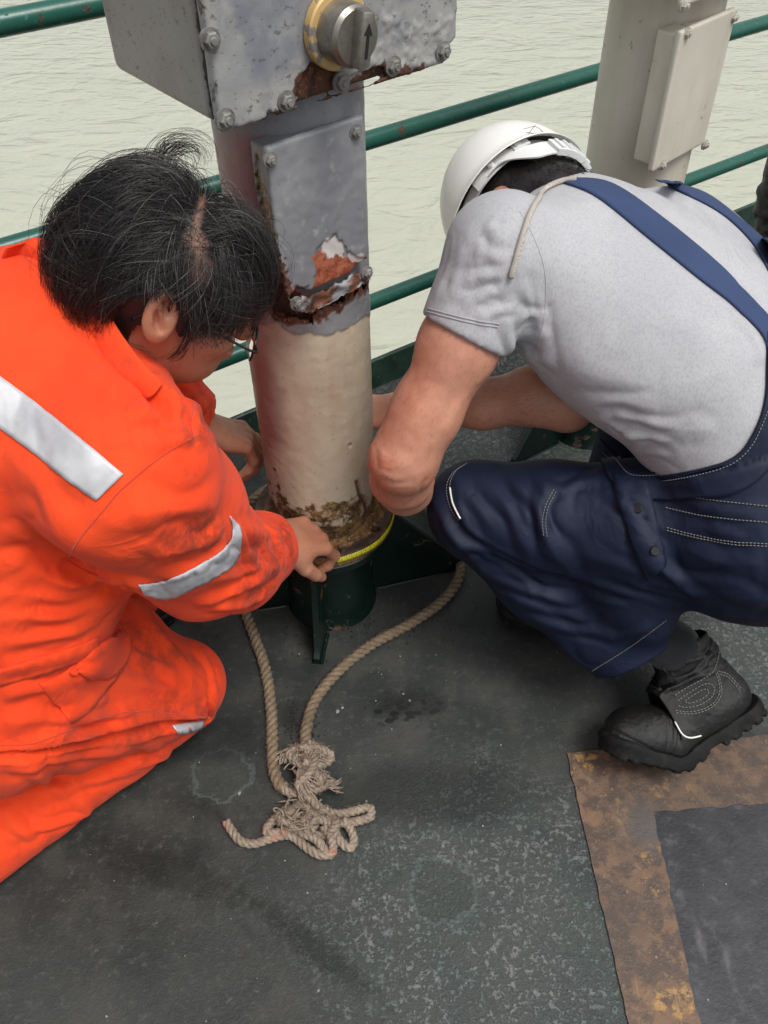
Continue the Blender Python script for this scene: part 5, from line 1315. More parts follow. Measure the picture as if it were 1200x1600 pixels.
# far leg, knee up
S.chain([P(0, 980, 1.42), P(110, 860, 1.55), P(185, 800, 1.66)], [.13, .11, .085], .04)
S.chain([P(185, 800, 1.66), P(200, 870, 1.76), P(205, 925, 1.84)], [.085, .078, .072], .03)
X, Y, Z = S._g((slice(None),)*3); S.F = np.maximum(S.F, (.004-Z)+0*X+0*Y).astype(np.float32)
V, Q = S.nets(relax=2); tr = bvh(V, Q)
FL = [([(250, 950), (210, 905), (150, 905), (60, 920)], .012, .004), ([(225, 690), (270, 690), (305, 682)], .008, .003), ([(120, 860), (170, 820), (240, 780)], .03, .004),
      ([(100, 870), (160, 900), (220, 922)], .012, -.010), ([(200, 800), (280, 795), (340, 785)], .014, .005), ([(240, 860), (300, 850), (350, 830)], .013, .005), ([(250, 900), (310, 880), (355, 850)], .010, .005),
      ([(300, 940), (350, 930), (400, 905), (440, 880)], .011, .006), ([(320, 945), (375, 945), (420, 925)], .009, .005), ([(365, 820), (380, 850), (400, 890)], .009, .006), ([(385, 820), (410, 850), (430, 895)], .009, .005),
      ([(410, 818), (430, 845), (440, 880)], .008, .004), ([(370, 830), (420, 835), (455, 840)], .008, .003), ([(330, 900), (380, 895), (430, 870)], .009, .004), ([(430, 820), (445, 850), (450, 885)], .006, .003),
      ([(0, 820), (60, 845), (130, 880)], .012, .004), ([(0, 870), (80, 905), (190, 935)], .013, .006), ([(0, 915), (80, 935), (180, 945)], .012, .006), ([(0, 960), (80, 965), (170, 955)], .012, .006), ([(0, 1000), (80, 995), (160, 975)], .011, .005),
      ([(0, 1040), (80, 1030), (150, 1005)], .010, .004), ([(0, 1085), (80, 1068), (150, 1040)], .011, .005), ([(0, 1125), (90, 1120), (170, 1095)], .013, .006), ([(60, 1150), (150, 1120), (260, 1110)], .012, .006), ([(20, 1160), (120, 1150), (240, 1130)], .010, .005),
      ([(170, 1020), (230, 1030), (290, 1060)], .012, .005), ([(160, 1050), (230, 1070), (310, 1085)], .012, .005), ([(220, 960), (260, 1000), (310, 1060)], .015, .004), ([(300, 1000), (330, 1050), (335, 1110)], .010, .004),
      ([(-20, 1184), (60, 1174), (150, 1153), (240, 1137), (300, 1128), (345, 1118)], .0075, -.013), ([(0, 1200), (100, 1185), (210, 1168)], .011, .005), ([(20, 1240), (130, 1225), (250, 1180)], .013, .005), ([(0, 1300), (80, 1290), (180, 1250)], .012, .005), ([(30, 1180), (70, 1220), (130, 1260)], .011, .005), ([(0, 1260), (40, 1300), (60, 1330)], .011, .005), ([(180, 1180), (230, 1190), (280, 1170)], .010, .004),
      ([(170, 545), (240, 610), (300, 660)], .010, .006), ([(150, 530), (220, 600), (270, 660)], .009, -.006), ([(130, 480), (180, 560), (250, 620)], .009, .004), ([(250, 610), (270, 640), (280, 680)], .008, .005), ([(300, 625), (305, 660), (320, 700)], .008, .004), ([(330, 640), (335, 670), (345, 695)], .006, .003),
      ([(40, 620), (120, 660), (200, 700)], .03, .003), ([(100, 500), (160, 600), (230, 660)], .02, .003), ([(210, 640), (250, 660), (300, 685)], .008, .004), ([(0, 700), (60, 760), (110, 860)], .02, .004)]
FL = [(a, w*.95, h*1.3) for a, w, h in FL]
V = folds(V, Q, tr, FL); V = cloth_noise(V, Q, .0024, 5, (1, 1, 1), 21)
cov = mesh('coverall', V, Q, T_OR, LM); CB = bvh(V, Q)
N = normals(V, Q)
attr(cov, 'dirt', np.maximum.reduce([pmask(V, [(270, 800), (340, 790), (380, 850), (320, 880), (230, 860)], 30, 20, 10, 1, N)*.55, pmask(V, [(390, 840), (460, 820), (460, 890), (400, 950), (340, 950)], 20, 20, 12, 2, N)*.6, pmask(V, [(300, 620), (350, 640), (350, 700), (300, 690)], 14, 14, 14, 3, N)*.7, pmask(V, [(180, 960), (260, 970), (300, 1030), (220, 1050)], 25, 20, 12, 4, N)*.5, pmask(V, [(200, 1100), (340, 1080), (330, 1150), (220, 1180)], 20, 20, 12, 5, N)*.4]))
# collar standing behind the neck
pth = [P(x, y, z) for x, y, z in ((38, 402, 1.12), (60, 392, 1.10))]
pth = [hit(CB, x, y, .004)[0] for x, y in ((12, 404), (36, 398), (66, 408), (96, 440), (128, 495), (160, 545), (200, 590), (240, 615))]
cl = spline(pth, 8); nn_ = P(165, 470, 1.16); V = []; m_ = 7
for i, p in enumerate(cl):
    t = i/(len(cl)-1); h_ = .034+.014*math.sin(math.pi*t); out = unit(p-nn_); upc = unit(P(230, 440, 1.05)-P(60, 600, 1.12))
    for j in range(m_):
        s_ = j/(m_-1); V.append(p-upc*.016+upc*h_*s_+out*(.010*math.sin(s_*2.6)-.004)+out*.003*mnoise.noise(Vector((i*.2, j*.3, 0))))
L_ = len(V); Nn = [unit(np.array(v)-nn_) for v in V]; V = [np.array(v) for v in V]; V += [v-n_*.0045 for v, n_ in zip(V, Nn)]; F = []; n_ = len(cl)
for i in range(n_-1):
    for j in range(m_-1):
        a = i*m_+j; F.append((a, a+1, a+m_+1, a+m_)); F.append((a+L_, a+m_+L_, a+m_+1+L_, a+1+L_))
    for j in (0, m_-1): a = i*m_+j; F.append((a, a+m_, a+m_+L_, a+L_))
for j in range(m_-1):
    for i in (0, n_-1): a = i*m_+j; F.append((a, a+1, a+1+L_, a+L_))
o = mesh('collar', V, F, T_OR, cov); bm = bmesh.new(); bm.from_mesh(o.data); bmesh.ops.recalc_face_normals(bm, faces=bm.faces[:]); bm.to_mesh(o.data); bm.free()
# reflective bands
strip('reflective_stripe', [(-20, 570), (0, 588), (60, 632), (130, 688), (193, 741)], [(-20, 650), (0, 668), (50, 705), (100, 745), (152, 782)], CB, M_REFL, cov, 60, 10, .003, .002, wob=.001)
strip('reflective_stripe', [(358, 806), (362, 830), (356, 848), (335, 868), (300, 888), (262, 905), (215, 913)], [(374, 824), (376, 852), (364, 880), (334, 902), (292, 922), (262, 934), (228, 928)], CB, M_REFL, cov, 70, 9, .003, .002, wob=.0016)
strip('reflective_stripe', [(268, 1134), (292, 1130), (318, 1126)], [(276, 1146), (296, 1144), (314, 1138)], CB, M_REFL, cov, 16, 5, .003, .002)
# pocket with lifted flap, seams
strip('pocket_flap', [(104, 1046), (130, 1024), (160, 1000), (188, 986)], [(122, 1056), (160, 1060), (185, 1048), (198, 1022)], CB, T_OR, cov, 30, 10, .007, .004, puff=.007, wob=.002)
strip('pocket', [(60, 1068), (100, 1048), (150, 1010), (185, 985)], [(110, 1130), (140, 1110), (160, 1085), (190, 1050)], CB, T_OR, cov, 30, 10, .003, .004, puff=.002, wob=.001)
strip('waist_band', [(-20, 1052), (50, 1030), (110, 1012), (150, 996)], [(-20, 1076), (50, 1058), (112, 1038), (152, 1018)], CB, T_OR, cov, 40, 6, .003, .003, wob=.002)
M_SEAM = m_cloth('orange_seam', (.50, .035, .008), (.55, .04, .01), .9)
for p in ([(106, 872), (130, 835), (160, 800), (190, 765), (250, 715), (308, 680)], [(30, 395), (60, 420), (110, 470), (160, 530), (220, 600)], [(0, 1165), (60, 1160), (150, 1125), (220, 1112), (330, 1122)], [(105, 875), (130, 890), (170, 908)],
          [(15, 1180), (80, 1165), (160, 1150)], [(305, 632), (298, 660), (305, 690)], [(190, 975), (240, 985), (300, 1010)], [(430, 822), (444, 850), (446, 884)]):
    mb = MB(); stitch(mb, p, CB, .0012, -.0003); mb.build('seam', M_SEAM, cov, auto=0)
# ---- head, hands
DH = CV(-.23, .74, .63); FHL = CV(.90, .12, .40); UL = -unit(DH); FHL, UL, _x = orth(FHL, UL); RL = np.cross(FHL, UL)     # forward, up, his right
HL = P(252, 446, 1.055)
lo, hi = bounds([HL, P(130, 560, 1.12)], .175); S = SDF(lo, hi, .0032); f3 = [FHL, RL, UL]
S.ell(HL+UL*.018, (.098, .079, .098), f3, .02)
S.ell(HL+FHL*.035-UL*.055, (.060, .060, .068), f3, .03)
S.ell(HL+FHL*.052-UL*.088, (.034, .034, .024), f3, .025)
S.ell(HL+FHL*.083+UL*.012, (.018, .05, .012), f3, .015)
S.cone(HL+FHL*.094-UL*.005, HL+FHL*.112-UL*.038, .007, .013, .010)
for sg in (-1, 1):
    S.ell(HL+FHL*.072+RL*sg*.034-UL*.036, (.024, .022, .018), f3, .02)
    S.ell(HL+FHL*.090+RL*sg*.030-UL*.006, (.012, .016, .010), f3, .006, op='-'); S.ell(HL+FHL*.082+RL*sg*.030-UL*.006, (.011, .012, .011), f3, .002)
    e_ = HL+RL*sg*.083-FHL*.006+UL*.006; ef, eu = unit(FHL-RL*sg*.35), UL+FHL*-.12; es = unit(np.cross(ef, eu)); eu = np.cross(es, ef)
    S.ell(e_+RL*sg*.006, (.022, .0095, .036), [ef, es, eu], .008)
    S.ell(e_+RL*sg*.011+ef*.003+eu*.004, (.0125, .0075, .021), [ef, es, eu], .004, op='-')
    S.cone(e_+RL*sg*.009+eu*.016-ef*.004, e_+RL*sg*.008-eu*.012+ef*.004, .0035, .003, .004)
    S.ell(e_+RL*sg*.008+ef*.011-eu*.004, (.005, .004, .008), [ef, es, eu], .004)
S.ell(HL+FHL*.098-UL*.064, (.010, .024, .005), f3, .006); S.ell(HL+FHL*.096-UL*.073, (.010, .020, .006), f3, .006)
S.cone(HL-UL*.060-FHL*.025, P(130, 545, 1.13), .060, .072, .035)
headL = S.nets(relax=2)
lo, hi = bounds([RW, P(430, 855, 1.45), P(530, 850, 1.72)], .06); S = SDF(lo, hi, .0023)
S.chain([P(392, 858, 1.43), P(420, 848, 1.49), P(434, 842, 1.53)], [.034, .031, .029], .02)
tR = hand(S, P(432, 842, 1.525), CV(.66, -.06, .75), CV(.30, -.62, -.72), 1, [(34, 52, 34), (46, 56, 38), (58, 58, 40), (70, 60, 42)], 1.10, spread=.03, tang=30, tcurl=(22, 26, 22), tdrop=.5)
handR = S.nets(relax=2)
lo, hi = bounds([LW, P(330, 665, 1.56), P(430, 720, 1.80)], .06); S = SDF(lo, hi, .0023)
S.chain([P(285, 645, 1.55), P(304, 656, 1.565), P(315, 663, 1.575)], [.032, .030, .028], .02)
tL = hand(S, P(311, 664, 1.572), CV(.70, .16, .60), CV(.22, -.72, -.62), -1, [(26, 36, 24), (32, 38, 26), (36, 42, 28), (42, 46, 30)], 1.13, spread=.07, tang=46, tcurl=(8, 10, 10), tdrop=.55)
handL = S.nets(relax=2)
S = SDF(*bounds([RS, LS, RH, P(-100, 900, 1.2)], .17), .015); torso_L(S, -.025); S.chain([RS, RE, RW], [.05, .045, .03], .02); torsL = S.nets()
V, Q = merge(headL, handR, handL, torsL); body2 = mesh('body', V, Q, SK_L, LM)
q = proj(V); bl = np.zeros(len(V))
for (x, y, rx, ry, k_) in ((248, 505, 18, 30, .5), (500, 845, 30, 30, .35), (400, 700, 30, 30, .3)): bl = np.maximum(bl, k_*np.exp(-((q[:, 0]-x)/rx)**2-((q[:, 1]-y)/ry)**2))
attr(body2, 'blush', bl); nails(tR, LM, M_NAIL); nails(tL, LM, M_NAIL)
# glasses
gm = NT('black_glasses_frame').out((.008, .008, .009), .25); gl = NT('lens_glass'); M_GL = gl.out((1, 1, 1), .02, Transmission_Weight=1.0, IOR=1.45)
gc = HL+FHL*.121-UL*.032
G = None
mb = MB()
for sg in (-1, 1):
    cc = gc+RL*sg*.034; ring = []
    for i in range(40):
        a = 2*PI*i/40; c_, s_ = math.cos(a), math.sin(a); w_ = .026*(abs(c_)**.6)*(1 if c_ > 0 else -1); h_ = .0175*(abs(s_)**.6)*(1 if s_ > 0 else -1)
        ring.append(cc+RL*w_+UL*h_-FHL*.004*(w_/.026*sg))
    mb.tube(ring, .0017, 8, closed=True)
    tp = [cc+RL*sg*.027+UL*.010-FHL*.004, cc+RL*sg*.041+UL*.010-FHL*.008, HL+RL*sg*.077+FHL*.055-UL*.004, HL+RL*sg*.083-FHL*.006+UL*.010, HL+RL*sg*.078-FHL*.035-UL*.010]
    mb.tube(spline(tp, 6), .0019, 8)
mb.tube(spline([gc-RL*.009+UL*.004, gc+FHL*.003+UL*.007, gc+RL*.009+UL*.004], 5), .0016, 8)
glo = mb.build('glasses', gm, LM, auto=0)
for sg in (-1, 1):
    cc = gc+RL*sg*.034; ring = []
    for i in range(24):
        a = 2*PI*i/24; c_, s_ = math.cos(a), math.sin(a); ring.append(cc+RL*.0255*(abs(c_)**.6)*(1 if c_ > 0 else -1)+UL*.017*(abs(s_)**.6)*(1 if s_ > 0 else -1)-FHL*.004*(c_*sg))
    mesh('lens', ring+[r_-FHL*.0012 for r_ in ring], [tuple(range(24)), tuple(range(47, 23, -1))]+[(i, i+24, (i+1) % 24+24, (i+1) % 24) for i in range(24)], M_GL, glo, False)
# ---- hair: cap + strands that leave the parting and follow the skull
er = np.array([.1035, .0845, .104]); hcL = HL+UL*.018
def toloc(Pw): q = (np.asarray(Pw)-hcL); return np.stack([q@FHL, q@RL, q@UL], -1)/er
def towld(L): L = np.asarray(L)*er; return hcL+L[..., :1]*FHL+L[..., 1:2]*RL+L[..., 2:3]*UL
def px2loc(x, y):
    o_ = toloc(CAM); d = toloc(CAM+ray(x, y))-o_; a = d@d; b = 2*o_@d; c = o_@o_-1; D_ = b*b-4*a*c
    if D_ < 0: t = -b/(2*a); q = o_+t*d; return q/np.linalg.norm(q)
    return o_+d*((-b-math.sqrt(D_))/(2*a))
part = np.array([px2loc(x, y) for x, y in spline([(322, 272), (320, 300), (311, 330), (306, 360), (308, 385), (312, 402)], 4)])
def hairline(L):
    """>0 where hair grows, in unit-sphere coordinates (f, r, u)"""
    f, r, u = L[..., 0], L[..., 1], L[..., 2]; th = np.arctan2(np.abs(r), f)
    low = np.interp(th, [0, .5, .85, 1.1, 1.35, 1.6, 2.0, 2.6, 3.15], [.52, .45, .25, -.18, -.40, .02, -.65, -.92, -.95]); return u-low
S = SDF(*bounds([hcL], .15), .0036); S.ell(hcL, tuple(er), f3, .01); V, Q = S.nets(relax=1); L = toloc(V)
keep = hairline(L) > 0; Qk = Q[keep[Q].all(1)]
used = np.unique(Qk); mp = np.full(len(V), -1); mp[used] = np.arange(len(used)); V = V[used]; Qk = mp[Qk]; L = L[used]
dP, tP = seg_dist(L/np.linalg.norm(L, axis=1)[:, None], part)
M_CAP = NT('hair_roots'); sc_ = M_CAP.att('scalp'); n_ = M_CAP.noise(90, 4, .7)
M_CAP = M_CAP.out(M_CAP.mix(M_CAP.mr(M_CAP.math('ADD', sc_, M_CAP.math('MULTIPLY', M_CAP.math('SUBTRACT', n_, .5), .6)), .30, 1.25), (.012, .010, .010), (.27, .13, .085)), .5)
V = V+normals(V, Qk)*.0015
cap = mesh('hair', V, Qk, M_CAP, LM)
bald = np.exp(-(np.linalg.norm(L-px2loc(306, 378), axis=1)/.20)**2); bald2 = np.exp(-(np.linalg.norm(L-px2loc(314, 425), axis=1)/.32)**2)*.75; b3 = np.exp(-(np.linalg.norm(L-px2loc(262, 262), axis=1)/.2)**2)*.45
scalp = np.maximum.reduce([.8*np.exp(-(dP/.075)**2), bald, bald2, b3]); attr(cap, 'scalp', scalp)
rng = np.random.default_rng(4)
earc = unit([-.10, .96, -.20])
def strands(n, K, seed, lenr, lift, r0, thin=0.0, clump=.55):
    rng = np.random.default_rng(seed); R = rng.normal(size=(n*3, 3)); R /= np.linalg.norm(R, axis=1)[:, None]; R = R[hairline(R) > .02]
    d, _ = seg_dist(R, part); sp = np.maximum(np.exp(-(d/.042)**2)*.84, np.exp(-(np.linalg.norm(R-px2loc(306, 378), axis=1)/.17)**2)*.84)
    sp = np.maximum(sp, np.exp(-(np.linalg.norm(R-px2loc(316, 425), axis=1)/.30)**2)*.78)
    R = R[rng.random(len(R)) > sp][:n]; n = len(R); pos = R.copy(); out = [pos.copy()]
    ng = 150; G = R[rng.integers(0, n, ng)]; gi = np.argmin(((R[:, None]-G[None])**2).sum(-1), 1); gr = rng.normal(size=(ng, 3))
    Lh = rng.uniform(*lenr, n); gdown = np.array([-(FHL@np.array([0, 0, 1.])), -(RL@np.array([0, 0, 1.])), -(UL@np.array([0, 0, 1.]))])
    jit = rng.normal(size=(n, 3))*.22+gr[gi]*clump; lf = lift*(.3+rng.random(n)*.9+(.8*rng.random(ng))[gi]); prev = None
    for k in range(1, K):
        t = k/(K-1); u_ = pos/np.linalg.norm(pos, axis=1)[:, None]
        dd, tt = seg_dist(u_, part); nr_ = part[np.clip((tt*(len(part)-1)).round().astype(int), 0, len(part)-1)]
        away = u_-nr_; away -= u_*(away*u_).sum(1)[:, None]; away /= np.linalg.norm(away, axis=1)[:, None]+1e-6
        back = np.array([-1, .25, 0.])-u_*(u_@np.array([-1, .25, 0.]))[:, None]
        left = (u_[:, 1] < .35)[:, None]*(u_[:, 0] < .35)[:, None]
        D_ = away+jit+gdown*(.25+.9*t)+back*.55*left
        D_ -= u_*(D_*u_).sum(1)[:, None]; D_ /= np.linalg.norm(D_, axis=1)[:, None]+1e-6
        if prev is not None: D_ = D_*.55+prev*.45
        prev = D_; pos = u_+D_*(Lh/(K-1))[:, None]; pos /= np.linalg.norm(pos, axis=1)[:, None]
        inear = (np.linalg.norm(u_-earc, axis=1) < .37) | ((u_[:, 0] > .30) & (u_[:, 2] < -.25+.2*rng.random(n))) | ((u_[:, 0] > -.1) & (u_[:, 2] < -.62)); pos = np.where(inear[:, None], u_, pos); prev = np.where(inear[:, None], prev*.2, prev)
        rad = 1.02+lf*(math.sin(math.pi*min(1, t*1.0)**.8)*.75+.25*t)
        out.append(pos*rad[:, None])
    W_ = towld(np.stack(out, 1))
    n3 = 3; a = np.arange(n3)*2*np.pi/n3; T = np.gradient(W_, axis=1); T /= np.linalg.norm(T, axis=2)[..., None]+1e-9
    ref = W_-hcL; X = np.cross(T, ref); X /= np.linalg.norm(X, axis=2)[..., None]+1e-9; Y = np.cross(T, X)
    rr = r0*(1-.75*np.linspace(0, 1, K)**2)[None, :, None]*rng.uniform(.7, 1.25, n)[:, None, None]
    VV = np.stack([W_+rr*(math.cos(x)*X+math.sin(x)*Y) for x in a], 2).reshape(-1, 3)
    base = (np.arange(n)*K*n3)[:, None, None]+(np.arange(K-1)*n3)[None, :, None]+np.arange(n3)[None, None, :]; nxt = base-np.arange(n3)[None, None, :]+((np.arange(n3)+1) % n3)[None, None, :]
    FF = np.stack([base, nxt, nxt+n3, base+n3], -1).reshape(-1, 4)
    gray = (rng.random(n) < .07).astype(float)*rng.uniform(.15, .55, n)+rng.random(n)*.05; return VV, FF, np.repeat(gray, K*n3)
def fast_mesh(name, V, F, mat, par):
    me = bpy.data.meshes.new(name); me.vertices.add(len(V)); me.vertices.foreach_set('co', np.asarray(V, np.float32).ravel()); me.loops.add(F.size); me.loops.foreach_set('vertex_index', F.astype(np.int32).ravel())
    me.polygons.add(len(F)); me.polygons.foreach_set('loop_start', np.arange(len(F), dtype=np.int32)*4); me.polygons.foreach_set('use_smooth', np.ones(len(F), bool)); me.update(calc_edges=True); return link(name, me, mat, par)
for (n, K, sd2, lr, lf, r0) in ((16000, 11, 1, (.6, 1.2), .10, .00030), (7500, 14, 2, (.8, 1.9), .22, .00028), (220, 14, 3, (1.0, 1.7), .34, .0002)):
    VV, FF, g_ = strands(n, K, sd2, lr, lf, r0); o = fast_mesh('hair_strands', VV, FF, M_HAIR, cap); attr(o, 'g', g_); o['kind'] = 'stuff'
# tuft that curls up from the top of the head, wisps at the nape
mb = MB(); rnd = random.Random(11)
for i in range(110):
    c = (282+rnd.uniform(-16, 18), 246+rnd.uniform(-8, 12)); R_ = rnd.choice((18, 24, 34, 44))*rnd.uniform(.8, 1.15); a0 = rnd.uniform(2.5, 3.5); sweep = rnd.uniform(2.2, 4.0); z = 1.02+rnd.uniform(-.03, .03); pts = []
    for k in range(16):
        a = a0+sweep*k/15; r_ = R_*(1-.25*k/15); pts.append(P(c[0]+r_*math.cos(a)+k*.4, c[1]+r_*math.sin(a)*.9, z+.012*math.sin(a)))
    mb.tube(pts, np.linspace(.00028, .00012, 16), 3, cap=False)
for i in range(40):
    x0, y0 = rnd.uniform(100, 150), rnd.uniform(300, 400); z = 1.04+rnd.uniform(-.03, .03); l_ = rnd.uniform(18, 60); a = rnd.uniform(3.1, 3.9); pts = []
    for k in range(10): pts.append(P(x0+math.cos(a)*l_*k/9, y0+math.sin(a)*l_*k/9*.7+(k/9)**2*8*math.sin(i), z))
    mb.tube(pts, np.linspace(.00028, .0001, 10), 3, cap=False)
o = mb.build('hair_wisps', M_HAIR, cap, auto=0); o['kind'] = 'stuff'; attr(o, 'g', np.zeros(len(o.data.vertices)))
# boots: near foot behind the seat, far foot flat on the deck
tc = on_h(262, 955, 0); f2 = unit([.95, .30, 0]); build_boot(LM, tc-f2*.17, f2, (0, 0, 1), bend=0, full=False)
tc = on_h(-110, 1330, .06); build_boot(LM, tc, unit([-.6, -.45, -.55]), unit([-.5, -.2, .8]), full=False)
# ================================================================== rope round the pedestal with its knot
def m_rope(name, c1, c2):
    t = NT(name); n = t.noise(120, 4, .7); n2 = t.noise(9, 3); f = t.noise(600, 2, .6)
    col = t.mix(t.mr(n, .35, .65), c1, c2); col = t.mix(t.math('MULTIPLY', t.mr(n2, .5, .7), .5), col, tuple(v*.6 for v in c1))
    col = t.mix(t.math('MULTIPLY', t.mr(t.noise(14, 2, co=t.map(loc=(2, 7, 1))), .64, .68), .5), col, (.45, .12, .06))
    return t.out(col, .95, t.bump(t.math('ADD', n, f), .8, .0012))
M_ROPE = m_rope('hemp_rope', (.13, .095, .058), (.21, .155, .10)); M_YARN = m_rope('frayed_rope_yarn', (.20, .155, .115), (.32, .26, .20))
ROPE = empty('rope', on_h(480, 1250, 0), 'brown three strand rope looped round the pillar foot with a frayed knot on deck', 'rope')
def laid(mb, pts, R, pitch=.045, strands=3, n=7, step=.0042, taper=None, rs=None):
    L = resample(np.array(pts), step); T = np.gradient(L, axis=0); T /= np.linalg.norm(T, axis=1)[:, None]; x, y, _ = frame_of(T[0]); X = []
    for i in range(len(L)):
        x = x-T[i]*np.dot(x, T[i]); x /= np.linalg.norm(x); X.append(x.copy())
    X = np.array(X); Y = np.cross(T, X); s = np.arange(len(L))*step
    for k in range(strands):
        a = s/pitch*2*np.pi+k*2*np.pi/strands; h = R*.50; w = np.ones(len(L))
        mb.tube(L+(X*np.cos(a)[:, None]+Y*np.sin(a)[:, None])*h, R*(.54 if rs is None else rs), n)
    return L
def fuzz(mb, L, R, n, ln=.008, r=.00016, seed=1):
    rnd = random.Random(seed)
    for i in range(n):
        k = rnd.randrange(len(L)); a = rnd.uniform(0, 2*PI); d = np.array([math.cos(a), math.sin(a), abs(rnd.gauss(0, .6))]); d = unit(d); t = unit(L[min(k+1, len(L)-1)]-L[max(k-1, 0)]+1e-9)
        p = L[k]+d*R*.85; q = p+d*ln*rnd.uniform(.3, .8)+t*ln*rnd.uniform(-1, 1); e = q+d*ln*.2+t*ln*rnd.uniform(-.8, .8)+np.array([0, 0, rnd.uniform(-.003, .001)])
        mb.tube([p, q, e], [r, r, r*.4], 3, cap=False)
RR = .0115
def deckpath(pp, n=8): return [on_h(x, y, h) for x, y, h in spline(pp, n)]
mainp = deckpath([(447, 1232, .013), (437, 1226, .012), (428, 1200, .012), (426, 1160, .012), (424, 1110, .012), (416, 1050, .012), (400, 1000, .012), (383, 955, .012), (362, 900, .012), (345, 850, .014), (362, 812, .03), (395, 780, .06), (450, 748, .05),
                  (530, 728, .03), (610, 735, .02), (660, 775, .03), (683, 826, .055), (704, 850, .03), (719, 872, .014), (716, 905, .012), (690, 940, .012), (640, 975, .012), (580, 1008, .012), (530, 1048, .012), (495, 1090, .012), (480, 1130, .012), (477, 1168, .018), (480, 1190, .03)], 10)
mb = MB(); L = laid(mb, mainp, RR); mb.build('rope_line', M_ROPE, ROPE, auto=0)
mb = MB(); fuzz(mb, L, RR, 2600, .007); o = mb.build('rope_fibres', M_YARN, ROPE, auto=0); o['kind'] = 'stuff'
# knot: turns of thinner laid line
def kp(pp): return [on_h(x, y, h) for x, y, h in spline(pp, 8)]
turns = [[(437, 1228, .014), (455, 1240, .016), (470, 1236, .02), (478, 1225, .026), (470, 1210, .03)],
         [(490, 1165, .02), (478, 1185, .03), (490, 1205, .034), (500, 1222, .03), (482, 1236, .028), (470, 1255, .02), (452, 1270, .016), (436, 1290, .012)],
         [(478, 1170, .02), (492, 1190, .04), (480, 1212, .04), (466, 1226, .034), (480, 1244, .03), (500, 1262, .026), (530, 1272, .018), (574, 1262, .012), (580, 1268, .012), (576, 1278, .012), (540, 1286, .014), (505, 1282, .02)],
         [(446, 1266, .012), (424, 1285, .012), (416, 1300, .012), (440, 1300, .014), (470, 1290, .018), (500, 1280, .024), (520, 1292, .02), (528, 1310, .014), (545, 1325, .010), (553, 1315, .010), (548, 1296, .012), (536, 1280, .018)],
         [(450, 1282, .02), (470, 1300, .018), (495, 1312, .014), (512, 1335, .010), (520, 1330, .010), (518, 1308, .014), (505, 1290, .022)],
         [(480, 1160, .02), (500, 1170, .026), (517, 1180, .02), (510, 1192, .02), (492, 1196, .034), (474, 1190, .04)]]
krn = random.Random(21)
for (cx, cy, rx, ry, cnt, h0) in ((478, 1180, 26, 18, 4, .022), (488, 1222, 24, 20, 4, .024), (465, 1278, 34, 20, 5, .020), (500, 1285, 30, 22, 4, .018)):
    for q in range(cnt):
        a0 = krn.uniform(0, 6.28); w_ = krn.uniform(2.2, 4.6)
        turns.append([(cx+rx*math.cos(a0+w_*k/5)*krn.uniform(.55, 1.05), cy+ry*math.sin(a0+w_*k/5)*krn.uniform(.55, 1.05), h0+.012*math.sin(k*1.3+q)) for k in range(6)])
for i, tn in enumerate(turns):
    mb = MB(); rr_ = .0085 if i < 6 else krn.uniform(.0055, .0075); L = laid(mb, kp(tn), rr_, .030, n=6, step=.0035); mb.build('knot_turn', M_YARN, ROPE, auto=0)
    mb = MB(); fuzz(mb, L, rr_, 230, .008, seed=i+5); o = mb.build('rope_fibres', M_YARN, ROPE, auto=0); o['kind'] = 'stuff'
mb = MB(); L = laid(mb, kp([(353, 1283, .009), (362, 1297, .009), (376, 1314, .009), (398, 1318, .009), (430, 1308, .010), (455, 1306, .011), (480, 1325, .010), (500, 1336, .010), (516, 1334, .010)]), .0085, .034, n=6); mb.build('rope_tail', M_YARN, ROPE, auto=0)
# loose yarns: a frayed head on each side and waves through the knot
mb = MB(); rnd = random.Random(3)
def yarn(p, q, wv, r=.0022, hmax=.03, n=12):
    pts = []; ph = rnd.uniform(0, 6.28)
    for k in range(n):
        t = k/(n-1); x = p[0]+(q[0]-p[0])*t+wv*math.sin(ph+t*7); y = p[1]+(q[1]-p[1])*t+wv*math.cos(ph*1.3+t*6); pts.append(on_h(x, y, .006+hmax*math.sin(math.pi*(.15+.7*t))+.004*math.sin(ph+t*9)))
    mb.tube(pts, [r*(1-.5*(k/(n-1))**3) for k in range(n)], 5)
for i in range(30): yarn((475+rnd.uniform(-16, 26), 1175+rnd.uniform(-12, 20)), (475+rnd.uniform(-38, 48), 1180+rnd.uniform(-22, 28)), 5, .0017, rnd.uniform(.015, .035))
for i in range(16): yarn((465, 1172+rnd.uniform(-6, 8)), (432+rnd.uniform(-3, 8), 1184+rnd.uniform(-9, 9)), 4, .0019, .02)
for i in range(14): yarn((505, 1218+rnd.uniform(-8, 8)), (532+rnd.uniform(-6, 6), 1232+rnd.uniform(-16, 14)), 4, .0017, .018)
for i in range(26): yarn((430+rnd.uniform(0, 80), 1255+rnd.uniform(-12, 40)), (440+rnd.uniform(-10, 90), 1275+rnd.uniform(-20, 35)), 6, .0018, rnd.uniform(.012, .030))
for i in range(26): yarn((470+rnd.uniform(-10, 20), 1195), (480+rnd.uniform(-14, 20), 1250), 6, .0018, .034)
o = mb.build('loose_yarn', M_YARN, ROPE, auto=0); o['kind'] = 'stuff'
